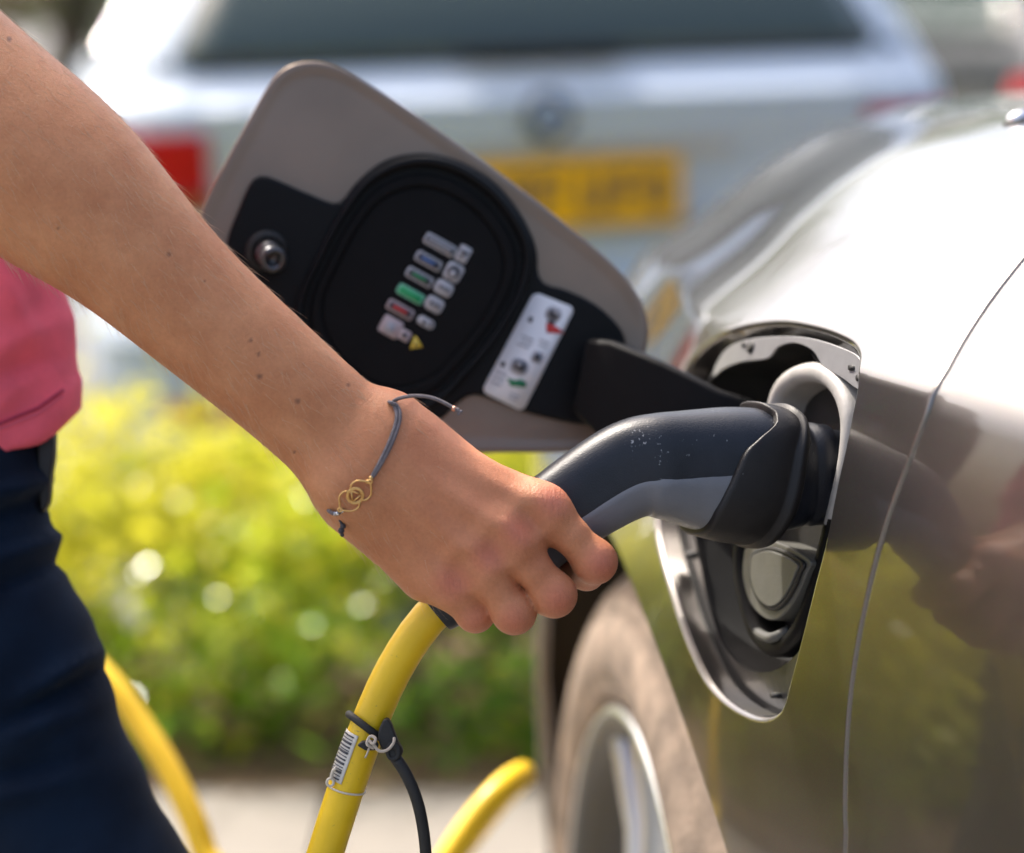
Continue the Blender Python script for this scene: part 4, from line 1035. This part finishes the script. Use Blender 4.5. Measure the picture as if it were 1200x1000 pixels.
displace(jeans, lambda q, c: 1.9*(fold(q, 5, 575, R(-16), 11, 60, .0045)-fold(q, 15, 600, R(-20), 9, 50, .004)+fold(q, 25, 645, R(-20), 11, 60, .004)-fold(q, 40, 672, R(-24), 9, 60, .003)+fold(q, 70, 790, R(-30), 11, 50, .0035)-fold(q, 60, 818, R(-28), 9, 60, .004)+fold(q, 50, 850, R(-22), 12, 60, .003)-fold(q, 20, 905, R(-15), 12, 70, .003)+fold(q, 15, 930, R(-12), 12, 70, .003))+.0012*np.sin(q[:, 1]*.045+q[:, 0]*.03)*np.sin(q[:, 0]*.05))
# shirt: torso with a turned hem, short sleeve round the upper arm
hem = lambda x: 0
cT = [K(-98, 640, .01), K(-110, 470, .01), K(-122, 330, .01), K(-215, 100, .01), K(-290, -200, .02), K(-310, -420, .03)]
fs = Field(np.minimum.reduce(cT)-np.array([.26, .10, .2]), np.maximum.reduce(cT)+np.array([.26, .16, .2]), .0036)
tw = [px_(184), px_(176), px_(164), px_(180), px_(200), px_(150)]
for a, b, r0, r1 in zip(cT[:-1], cT[1:], tw[:-1], tw[1:]): fs.cone(a, b, r0, r1, .04, .62)
fs.cone(C(-400, -420, 60), C(-270, -180, 45), .075, .062, .05); fs.cone(K(-160, -470, .06), K(-440, -470, .06), .07, .07, .06, .8)
fs.cone(K(-450, -440, .07), K(-540, -120, .09), .07, .06, .05)
X, Y, Z = fs.axes(tuple(slice(0, int(n)) for n in fs.n)); 
# cut by the hem plane (slopes a little to the wearer's front) and by the neck
pxg = 600+F*X[:, None, None]/Z[None, None, :]; pyg = 500-F*Y[None, :, None]/Z[None, None, :]
hemy = 519-.40*(pxg-45)-.9*(Z[None, None, :]-DT+.07)*F/DT*.3
hemy = np.where(pxg > 45, 519-.72*(pxg-45), 519-.40*(pxg-45))
cut = (pyg-hemy)*DT/F*.9
band = np.clip((pyg-(hemy-44))/3.0, 0, 1)
fs.D = np.maximum(fs.D-.0026*band.astype(np.float32), cut.astype(np.float32)).astype(np.float32)
fs.D = np.maximum(fs.D, -(np.sqrt((X[:, None, None]-K(-300, -470, .05)[0])**2+(Y[None, :, None]-K(-300, -520, .05)[1])**2+(Z[None, None, :]-DT-.04)**2)-.075)).astype(np.float32)
Vs, Qs = fs.mesh(); shirt = fast_mesh('pink_shirt', cam2world(Vs), Qs, M_pinkt, person, 1)
displace(shirt, lambda q, c: fold(q, 20, 400, R(-25), 16, 60, .005)-fold(q, 30, 430, R(-12), 10, 50, .003)+fold(q, 10, 350, R(60), 14, 60, .004)+fold(q, 5, 470, R(-40), 12, 40, .003)+.0018*np.sin(q[:, 0]*.07+q[:, 1]*.02))
sv = np.empty(len(shirt.data.vertices)*3, np.float32); shirt.data.vertices.foreach_get('co', sv)
sbv = BVHTree.FromPolygons([tuple(q) for q in sv.reshape(-1, 3)], [tuple(p.vertices) for p in shirt.data.polygons])
def shirt_cast(px, py):
    d = (P(px, py, 1.0)-CAMV).normalized(); h = sbv.ray_cast(CAMV, d); return (h[0]-d*.0006) if h[0] is not None else None
M_stitch = mat('pink_thread', (.78, .16, .24), .8); M_groove = mat('pink_seam', (.42, .04, .085), .9)
for dy, mt_, rr in ((-41, M_groove, .0011), (-34, M_stitch, .0005)):
    q = [shirt_cast(x, (519-.40*(x-45) if x < 45 else 519-.72*(x-45))+dy) for x in np.linspace(-60, 74, 46)]
    q = [h for h in q if h is not None]
    if len(q) < 6: continue
    if dy == -41: tube('hem_seam', q, rr, mt_, person, 6)
    else:
        g = Geo()
        for a_, b_ in zip(q[:-1], q[1:]): g.tube([a_.lerp(b_, .12), a_.lerp(b_, .85)], rr, 5)
        g.make('hem_stitching', mt_, person)
# belt loop and pocket edge at the hip
prism('belt_loop', [P(a, b, 1.385) for a, b in smooth_path([(44, 505), (61, 500), (63, 530), (59, 560), (56, 590), (46, 596)], 30, True)], FW*.012, mat('black_leather', (.008, .008, .010), .5), person, bevel=.002)
# head and hair (above the frame), shoes
for sx in (-.01, .055):
    v, f = lathe([(0, .011), (.006, .0095), (.011, 0), (0, -.011)], cam2world([hc+np.array([sx, 0, -.078])])[0], (0, -1, 0), (0, 0, 1), 16); mesh('eye', v, f, M_white, person)
fr = Field(hc-np.array([.17, .34, .17]), hc+np.array([.17, .18, .19]), .005)
fr.cone(hc+np.array([-.01, .035, .045]), hc+np.array([-.02, -.05, .07]), .096, .088, .04); fr.cone(hc+np.array([-.03, -.05, .09]), hc+np.array([-.05, -.26, .10]), .06, .04, .04)
Vh, Qh = fr.mesh(); fast_mesh('hair', cam2world(Vh), Qh, mat('brown_hair', (.09, .045, .02), .5, var=.4, scale=120), person, 2)
for ank, kn in ((ankR, kneeR), (ankL, kneeL)):
    aw = cam2world([ank])[0]; fs_ = Field(np.array([aw[0]-.09, aw[1]-.2, -.01]), np.array([aw[0]+.26, aw[1]+.2, .16]), .005)
    fs_.cone((aw[0]-.02, aw[1], .045), (aw[0]+.15, aw[1]-.03, .035), .042, .036, .03); fs_.cone((aw[0], aw[1], .045), (aw[0], aw[1], .10), .042, .045, .03)
    Zs = fs_.axes(tuple(slice(0, int(n)) for n in fs_.n))[2]; fs_.D = np.maximum(fs_.D, (.003-Zs)[None, None, :]).astype(np.float32)
    Vq, Qq = fs_.mesh(); fast_mesh('shoe', Vq, Qq, mat('white_canvas', (.7, .69, .66), .8, var=.08, scale=60), person, 2, False)

# ================================================================ bracelet
brace = empty('bracelet', cast(440, 530)[0] or P(440, 530, DH), 'grey cord bracelet with small gold pendant on the wrist', 'bracelet')
M_cord = mat('grey_cord', (.17, .145, .15), .7, bump=.4, bscale=2500, var=.2, scale=400)
M_gold = mat('gold', (.83, .52, .20), .28, 1.0)
def skin_path(pts, off, back=False):
    out = []
    for a, b in pts:
        h, n = cast(a, b, back)
        if h is not None: out.append(h+n*off)
    return out
fr_px = [(459, 474), (465, 478), (468, 487), (466, 500), (459, 520), (450, 538), (441, 553), (434, 562)]
lo_px = [(400, 598), (394, 600), (388, 598)]
bk = skin_path([(388, 594), (400, 575), (412, 556), (425, 532), (437, 510), (448, 488), (455, 475)], .002, True)
up = skin_path(fr_px, .0012); lowp = skin_path(lo_px, .0012)
g = Geo()
up2 = skin_path([(456, 473), (461, 477), (464, 487), (462, 500), (455, 520), (446.5, 538), (438.5, 553), (433, 562)], .0012)
for q in (up, up2): g.tube(smooth_path([bk[-1]]+q, 40), .0010, 8)
lp = P(382, 592, float(proj(lowp[-1])[0, 2])+.012)
g.tube(smooth_path(lowp+[lp]+bk, 60), .0011, 8)
g.make('cord', M_cord, brace)
d_e = float(proj(up[0])[0, 2])
tube('cord_tail', [up[0]+Vector((0, .004, 0)), P(468, 467, d_e+.001), P(485, 464, d_e-.004), P(505, 466, d_e-.006), P(522, 473, d_e-.006), P(534, 480, d_e-.006)], .00095, M_cord, brace, 8, n=30)
g = Geo()
for a, b, r in ((536, 481, 3.2), (539, 483, 2.6), (537.5, 485, 2.2), (541, 482, 1.4)):
    v, f = lathe([(0, -1), (.6, -.8), (1, 0), (.6, .8), (0, 1)], (0, 0, 0), (0, 0, 1), (1, 0, 0), 10); c_ = P(a, b, d_e-.006); g.add([c_+Vector(q)*r*mmp for q in v], f)
g.make('tail_knot', M_cord, brace)
v, f = lathe([(.0008, -.001), (.0014, -.0006), (.0014, .0006), (.0008, .001)], P(532, 479, d_e-.006), P(540, 484, d_e)-P(530, 478, d_e), (0, 0, 1), 12); mesh('tail_bead', v, f, mat('copper', (.75, .38, .26), .3, 1), brace)
# pendant: two lotus petals, circle, triangle
h, n = cast(416, 580); pc = h+n*.0016
ex = (P(434, 563, 1.28)-P(398, 598, 1.28)); ex = (ex-n*ex.dot(n)).normalized(); ey = n.cross(ex)
if ey.z < 0: ey = -ey
def PD(x, y): return pc+ex*x+ey*y           # mm-ish local coordinates
mm = mmp
def wire(g, pts, closed=True, n=40): g.tube(smooth_path([PD(x*mm, y*mm) for x, y in pts], n, closed), .00052, 6, closed)
g = Geo()
wire(g, [(9.5*math.cos(a), 9.5*math.sin(a)) for a in np.linspace(0, 2*np.pi, 12, endpoint=False)])
wire(g, [(8.0*math.cos(a), 8.0*math.sin(a)) for a in np.linspace(0, 2*np.pi, 12, endpoint=False)])
tri_ = [(7.6*math.cos(a), 7.6*math.sin(a)) for a in (R(-35), R(85), R(205))]
for a, b in ((0, 1), (1, 2), (2, 0)): g.tube([PD(tri_[a][0]*mm, tri_[a][1]*mm), PD(tri_[b][0]*mm, tri_[b][1]*mm)], .0005, 6)
for s in (1, -1): wire(g, [(s*2, 10), (s*7, 13), (s*14, 11.5), (s*19, 6), (s*23, 0), (s*19, -7), (s*13, -12), (s*6, -12.5), (s*2, -9.5)], False, 50)
wire(g, [(24+2.2*math.cos(a), 2.2*math.sin(a)) for a in np.linspace(0, 2*np.pi, 8, endpoint=False)], True, 20); wire(g, [(-24+2.2*math.cos(a), 2.2*math.sin(a)) for a in np.linspace(0, 2*np.pi, 8, endpoint=False)], True, 20)
g.make('pendant', M_gold, brace)
for (a, b, m_) in ((431, 564, M_gold), (434.5, 560, M_gold), (402, 597, M_chrome), (397, 600, M_chrome), (393, 600, M_chrome)):
    hh, nn_ = cast(a, b)
    if hh is None: continue
    v, f = lathe([(0, -1), (.7, -.7), (1, 0), (.7, .7), (0, 1)], (0, 0, 0), (1, 0, 0), (0, 0, 1), 10); mesh('bead', [hh+nn_*.0012+Vector(q)*.0014 for q in v], f, m_, brace)
g = Geo(); dl = float(proj(lowp[-1])[0, 2])
g.tube(smooth_path([P(396, 603, dl+.004), P(399, 611, dl+.004), P(401, 616, dl+.004)], 8), .0008, 6)
for a, b, r in ((402, 617, 3.6), (400, 622, 4), (401, 627, 2.6)):
    v, f = lathe([(0, -1), (.7, -.7), (1, 0), (.7, .7), (0, 1)], (0, 0, 0), (0, 0, 1), (1, 0, 0), 10); c_ = P(a, b, dl+.004); g.add([c_+Vector(q)*r*mmp for q in v], f)
g.make('lower_knot', mat('dark_cord', (.05, .045, .05), .7), brace)
# ================================================================ parked cars behind
def rrect(x0, x1, z0, z1, r, n=5):
    out = []
    for cx, cz, a0 in ((x1-r, z1-r, 0), (x0+r, z1-r, 90), (x0+r, z0+r, 180), (x1-r, z0+r, 270)):
        for k in range(n): a = R(a0+90*k/(n-1)); out.append((cx+r*math.cos(a), cz+r*math.sin(a)))
    return out
def estate_car(name, loc, yaw, paint, label, plate=None, emblem=False, ws=1.0, roll=0):
    root = empty(name, loc, label, 'car'); root.rotation_euler = (0, roll, yaw)
    zs = [.24, .30, .42, .55, .60, .66, .74, .80, .86, .92, .98, 1.02, 1.05, 1.09, 1.14, 1.20, 1.28, 1.36, 1.42, 1.455, 1.475]
    yr = [.10, .05, .0, -.01, .01, .06, .075, .075, .07, .05, .03, .035, .075, .10, .125, .16, .22, .28, .35, .45, .62]
    hw = [.80, .86, .885, .895, .90, .905, .905, .90, .897, .89, .88, .87, .86, .84, .81, .775, .745, .72, .695, .66, .58]
    YR = spline(zs, yr); HW = spline(zs, hw); CR = spline([.2, .6, 1.0, 1.2, 1.475], [.20, .24, .22, .16, .22])
    def pt(s, z, off=0):
        """s in -1..1 across the tail, beyond that along the flank (metres)"""
        w = float(HW(z)); r = float(CR(z)); y0 = float(YR(z)); bow = .06
        sg = 1 if s >= 0 else -1; a = abs(s)
        if a <= 1:
            x = a*(w-r); y = y0+bow*(x/w)**2; n = Vector((2*bow*x/w/w, -1, 0)).normalized()
        else:
            L = r*math.pi/2; q = a-1
            if q < L: th = q/r; x = (w-r)+r*math.sin(th); y = y0+bow*((w-r)/w)**2+r*(1-math.cos(th)); n = Vector((math.sin(th), -math.cos(th), 0))
            else:
                yy = q-L; x = w-.0*yy-.012*max(0, yy-2.6)**2*2; y = y0+bow*((w-r)/w)**2+r+yy; n = Vector((1, 0, 0))
        return Vector((sg*(x*ws+n.x*off), y+n.y*off, z))
    ss = list(-np.linspace(4.9, 1.45, 20))+list(-np.linspace(1.4, 1.0, 10))+list(np.linspace(-.95, .95, 20))+list(np.linspace(1.0, 1.4, 10))+list(np.linspace(1.45, 4.9, 20))
    zz = np.concatenate([np.linspace(.24, 1.0, 26), np.linspace(1.02, 1.475, 18)])
    v = []; f = []; m = len(ss)
    for i, z in enumerate(zz):
        for s in ss: v.append(pt(s, z))
        if i:
            for k in range(m-1): f.append(((i-1)*m+k, (i-1)*m+k+1, i*m+k+1, i*m+k))
    top = len(zz)-1
    for k in range(m//2): 
        a, b = top*m+k, top*m+m-1-k
        if b-a > 2: f.append((a, a+1, b-1, b))
    mesh('body_shell', v, f, paint, root, local=True)
    def patch(nm, s0, s1, z0, z1, mt, off=.006, r=.0, parent=root, ns=24, nz=10, skew=0, thick=.012):
        v = []; f = []
        for i in range(nz):
            z = z0+(z1-z0)*i/(nz-1); e = 0
            for k in range(ns):
                s = s0+(s1-s0)*k/(ns-1)
                if skew: s = s0+skew*i/(nz-1)*(1 if s1 > 0 and s0 < 0 else 1)+(s1-s0-(skew*i/(nz-1)*(2 if s0 < 0 < s1 else 1)))*k/(ns-1)
                v.append(pt(s, z, off))
            if i:
                for k in range(ns-1): f.append(((i-1)*ns+k, (i-1)*ns+k+1, i*ns+k+1, i*ns+k))
        o = mesh(nm, v, f, mt, parent, local=True); sd = o.modifiers.new('thick', 'SOLIDIFY'); sd.thickness = thick; return o
    gl = mat('rear_glass', (.035, .055, .052), .06, spec=.6)
    red = mat('red_lamp_lens', (.50, .008, .012), .3, spec=.2); redd = mat('dark_red_lens', (.22, .008, .012), .15, coat=1)
    patch('rear_window', -1.06, 1.06, 1.105, 1.40, gl, skew=.03)
    patch('window_seal', -1.10, 1.10, 1.085, 1.108, M_rubber, .004)
    for sg in (-1, 1):
        o = patch('side_window', sg*1.45, sg*2.75, 1.10, 1.40, gl, skew=sg*.16); patch('side_window', sg*2.82, sg*3.8, 1.10, 1.40, gl)
        tl = patch('tail_lamp', sg*1.0, sg*1.42, .86, .975, red); patch('reversing_lens', sg*.98, sg*1.42, .82, .858, redd, .007)
        patch('bumper_reflector', sg*.8, sg*1.1, .44, .47, red, .006)
        for y in (.85, 3.65):
            c = Vector((sg*.86, y, .33)); w = empty('wheel', c); w.parent = root
            vv, ff = lathe([(.20, -.2), (.32, -.19), (.33, -.17), (.33, -.03), (.315, .0), (.22, .012)], c, (sg, 0, 0), (0, 0, 1), 48)
            mesh('tyre', [q-c for q in vv], ff, M_rubber, w, local=True)
            vv, ff = lathe([(.225, .01), (.215, -.01), (.19, -.02), (.05, .0), (0, .005)], c, (sg, 0, 0), (0, 0, 1), 48)
            mesh('rim', [q-c for q in vv], ff, mat('alloy_silver', (.6, .6, .6), .3, .8), w, local=True)
    patch('tailgate_crease', -1.0, 1.0, 1.012, 1.03, paint, .012); patch('bumper_shelf', -1.25, 1.25, .585, .625, paint, .03); patch('lower_valance', -1.1, 1.1, .25, .40, M_black, .008)
    patch('plate_recess', -.56, .56, .755, .775, mat('plate_trim', (.3, .31, .33), .4, .3), .02)
    g = Geo(); g.box((0, .07, 1.10), .32, .03, .025); g.make('wiper', M_black, root, local=True, bevel=.006)
    if plate is not None:
        g = Geo(); g.box((0, .035, .835), .52, .012, .128); pl = g.make('number_plate', plate, root, local=True, bevel=.004)
        for k, (x, w) in enumerate(((-.205, .05), (-.135, .05), (-.065, .035), (-.005, .05), (.085, .05), (.15, .05), (.21, .045))):
            g = Geo(); st = .013
            g.box((x-w/2+st/2, .0275, .835), st, .002, .075)
            if k % 2 == 0: g.box((x+w/2-st/2, .0275, .835), st, .002, .075)
            if k % 3 != 1: g.box((x, .0273, .866), w, .002, st)
            g.box((x, .0271, .835 if k % 2 else .804), w, .002, st); g.make('plate_character', M_ink, pl, local=True, smooth=False)
        o = patch('plate_lamp_bar', -.58, .58, .905, .925, mat('silver_trim', (.55, .56, .57), .3, .6), .012)
    if emblem:
        e = Vector((0, float(YR(.985))-.004, .985))
        vv, ff = lathe([(0, .006), (.028, .006), (.030, .004)], e, (0, -1, 0), (0, 0, 1), 32); em = mesh('emblem', vv, ff, mat('emblem_white', (.7, .72, .75), .3), root, local=True)
        vv, ff = lathe([(.028, .004), (.030, .009), (.046, .009), (.048, .0)], e, (0, -1, 0), (0, 0, 1), 40); mesh('emblem_ring', vv, ff, mat('emblem_black', (.02, .022, .028), .3), em, local=True)
        for a0 in (0, 180):
            q = [e+Vector((0, -.0065, 0))]+[e+Vector((.0275*math.cos(R(a0+a)), -.0065, .0275*math.sin(R(a0+a)))) for a in range(0, 91, 10)]
            vv, ff = prism_geo(q, (0, -.001, 0)); fixn(mesh('emblem_quarter', vv, ff, mat('emblem_blue', (.05, .2, .45), .3), em, local=True))
    return root
M_wcar = mat('white_car_paint', (.48, .55, .64), .45, 0, coat=.2)
M_dcar = mat('dark_car_paint', (.035, .04, .05), .25, .4, coat=1)
M_plate = mat('yellow_plate', (.85, .43, .004), .5, spec=.2)
estate_car('estate_car', (.105, 4.62, -.01), R(10.5), M_wcar, 'white estate car with yellow rear number plate behind the hedge', M_plate, True, .99, R(-1.8))
estate_car('estate_car', (2.5, 7.4, 0), R(18), M_dcar, 'dark parked car beyond the white estate car')
# ================================================================ hedge of golden-green shrubs
def leaf_mat(name, cols, trans=.35):
    m = bpy.data.materials.new(name); m.use_nodes = True; N = m.node_tree; b = N.nodes['Principled BSDF']
    a = N.nodes.new('ShaderNodeAttribute'); a.attribute_name = 'tone'
    r = N.nodes.new('ShaderNodeValToRGB'); e = r.color_ramp.elements
    for i, (p, c) in enumerate(cols):
        if i < 2: e[i].position = p; e[i].color = (*c, 1)
        else: q = e.new(p); q.color = (*c, 1)
    N.links.new(a.outputs['Fac'], r.inputs[0]); N.links.new(r.outputs[0], b.inputs['Base Color']); b.inputs['Roughness'].default_value = .2
    t = N.nodes.new('ShaderNodeBsdfTranslucent'); N.links.new(r.outputs[0], t.inputs[0])
    mx = N.nodes.new('ShaderNodeMixShader'); mx.inputs[0].default_value = trans
    N.links.new(b.outputs[0], mx.inputs[1]); N.links.new(t.outputs[0], mx.inputs[2]); N.links.new(mx.outputs[0], N.nodes['Material Output'].inputs[0])
    return m
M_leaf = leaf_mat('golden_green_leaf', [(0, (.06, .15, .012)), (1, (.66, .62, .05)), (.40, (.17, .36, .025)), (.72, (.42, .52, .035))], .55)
M_tleaf = leaf_mat('tree_leaf', [(0, (.02, .05, .01)), (1, (.12, .19, .04))])
M_bark = mat('bark', (.10, .07, .045), .9, var=.3, scale=30, bump=.6, bscale=60)
def leaves(name, pts, size, tone, mt, parent, upb=.5):
    n = len(pts); pts = np.asarray(pts); nr = rng.normal(size=(n, 3)); nr[:, 2] = np.abs(nr[:, 2])+upb; nr /= np.linalg.norm(nr, axis=1)[:, None]
    t = np.cross(nr, rng.normal(size=(n, 3))); t /= np.linalg.norm(t, axis=1)[:, None]; s = np.cross(nr, t)
    L = (size*rng.uniform(.6, 1.3, n))[:, None]; W = L*.45
    V = np.stack([pts-t*L*.5, pts-t*L*.05+s*W*.5+nr*L*.06, pts+t*L*.55, pts-t*L*.05-s*W*.5+nr*L*.06], 1).reshape(-1, 3)
    Q = np.arange(4*n).reshape(-1, 4)
    o = fast_mesh(name, V, Q, mt, parent); o.data.polygons.foreach_set('use_smooth', np.zeros(n, bool))
    a = o.data.attributes.new('tone', 'FLOAT', 'POINT'); a.data.foreach_set('value', np.repeat(np.clip(tone, 0, 1), 4).astype(np.float32)); return o
def shrub(x, y, rx, ry, h, n, gold, lab):
    r = empty('hedge_shrub', (x, y, .1), lab, 'shrub', 'shrubs in the planting bed')
    # leaf clusters over a lumpy dome
    nc = 70; cl = []
    for _ in range(nc):
        a = rng.uniform(0, 2*np.pi); e = rng.uniform(-.12, 1)*np.pi/2; k = rng.uniform(.75, 1.04)
        cl.append((x+rx*k*math.cos(a)*math.cos(e*.95), y+ry*k*math.sin(a)*math.cos(e*.95), .15+h*k*(.10+.86*math.sin(e))))
    cl = np.array(cl); i = rng.integers(0, nc, n); p = cl[i]+rng.normal(size=(n, 3))*np.array([.07, .06, .06])
    p[:, 2] = np.maximum(p[:, 2], .125+rng.random(n)*.03)
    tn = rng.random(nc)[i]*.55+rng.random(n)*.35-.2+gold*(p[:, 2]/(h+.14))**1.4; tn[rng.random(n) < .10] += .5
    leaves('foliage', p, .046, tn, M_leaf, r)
    for _ in range(9):
        q = cl[rng.integers(0, nc)]; tube('stem', [(x+rng.normal()*.06, y+rng.normal()*.05, .10), ((x+q[0])/2, (y+q[1])/2, .10+(q[2]-.1)*.45), tuple(q)], np.linspace(.008, .003, 10), M_bark, r, 6, n=10)
    return r
labs = 'bushy golden-green shrub in the long planting bed before the white car'
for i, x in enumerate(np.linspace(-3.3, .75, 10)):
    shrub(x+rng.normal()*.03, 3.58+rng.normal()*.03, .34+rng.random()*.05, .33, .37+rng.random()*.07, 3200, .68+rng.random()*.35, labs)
bed2 = slab('planting_bed', -4.2, -1.02, 2.2, 3.3, -.1, .145, M_soil); tag(bed2, kind='structure')  # unseen bed and shrubs, added so the door reflects gold
for i, (x, y) in enumerate(((-1.45, 2.62), (-1.75, 3.0), (-2.15, 2.65), (-2.5, 3.0), (-2.9, 2.65))):
    shrub(x, y, .33, .30, .66, 2600, 1.9, 'golden shrub added out of view for the reflection in the door').__setitem__('group', 'unseen shrubs added for the door reflection')
# ================================================================ trees beyond the car park
def tree(x, y, h, cr, n, label):
    r = empty('broadleaf_tree', (x, y, 0), label, 'tree', 'trees beyond the parked cars')
    g = Geo(); g.tube(smooth_path([(x, y, 0), (x+.1, y, h*.3), (x-.05, y+.1, h*.62)], 14), np.linspace(.18, .07, 14), 10)
    cl = []
    for k in range(9):
        a = rng.uniform(0, 6.28); q = (x+cr*.6*math.cos(a), y+cr*.6*math.sin(a), h*rng.uniform(.5, .85)); g.tube(smooth_path([(x, y, h*rng.uniform(.28, .55)), ((x+q[0])/2, (y+q[1])/2, q[2]*.85), q], 8), np.linspace(.06, .02, 8), 6)
    g.make('trunk', M_bark, r)
    for k in range(60):
        d = rng.normal(size=3); d /= np.linalg.norm(d); cl.append((x+d[0]*cr*rng.uniform(.5, 1), y+d[1]*cr*rng.uniform(.5, 1), h*.62+d[2]*h*.36*rng.uniform(.5, 1)))
    cl = np.array(cl); i = rng.integers(0, 60, n); p = cl[i]+rng.normal(size=(n, 3))*cr*.17
    leaves('crown', p, .16, rng.random(60)[i]*.6+rng.random(n)*.4, M_tleaf, r)
for (x, y, h, cr) in ((-6.5, 19, 4.6, 2.1), (-2.5, 13.5, 4.6, 1.9), (-1.5, 24, 5.0, 2.4), (3.6, 26, 4.8, 2.4), (8.4, 23, 5.0, 2.4), (-12.0, 18, 4.6, 2.2), (14, 22, 5, 2.4)):
    tree(x, y, h, cr, 5000, 'leafy green tree standing beyond the parked cars')
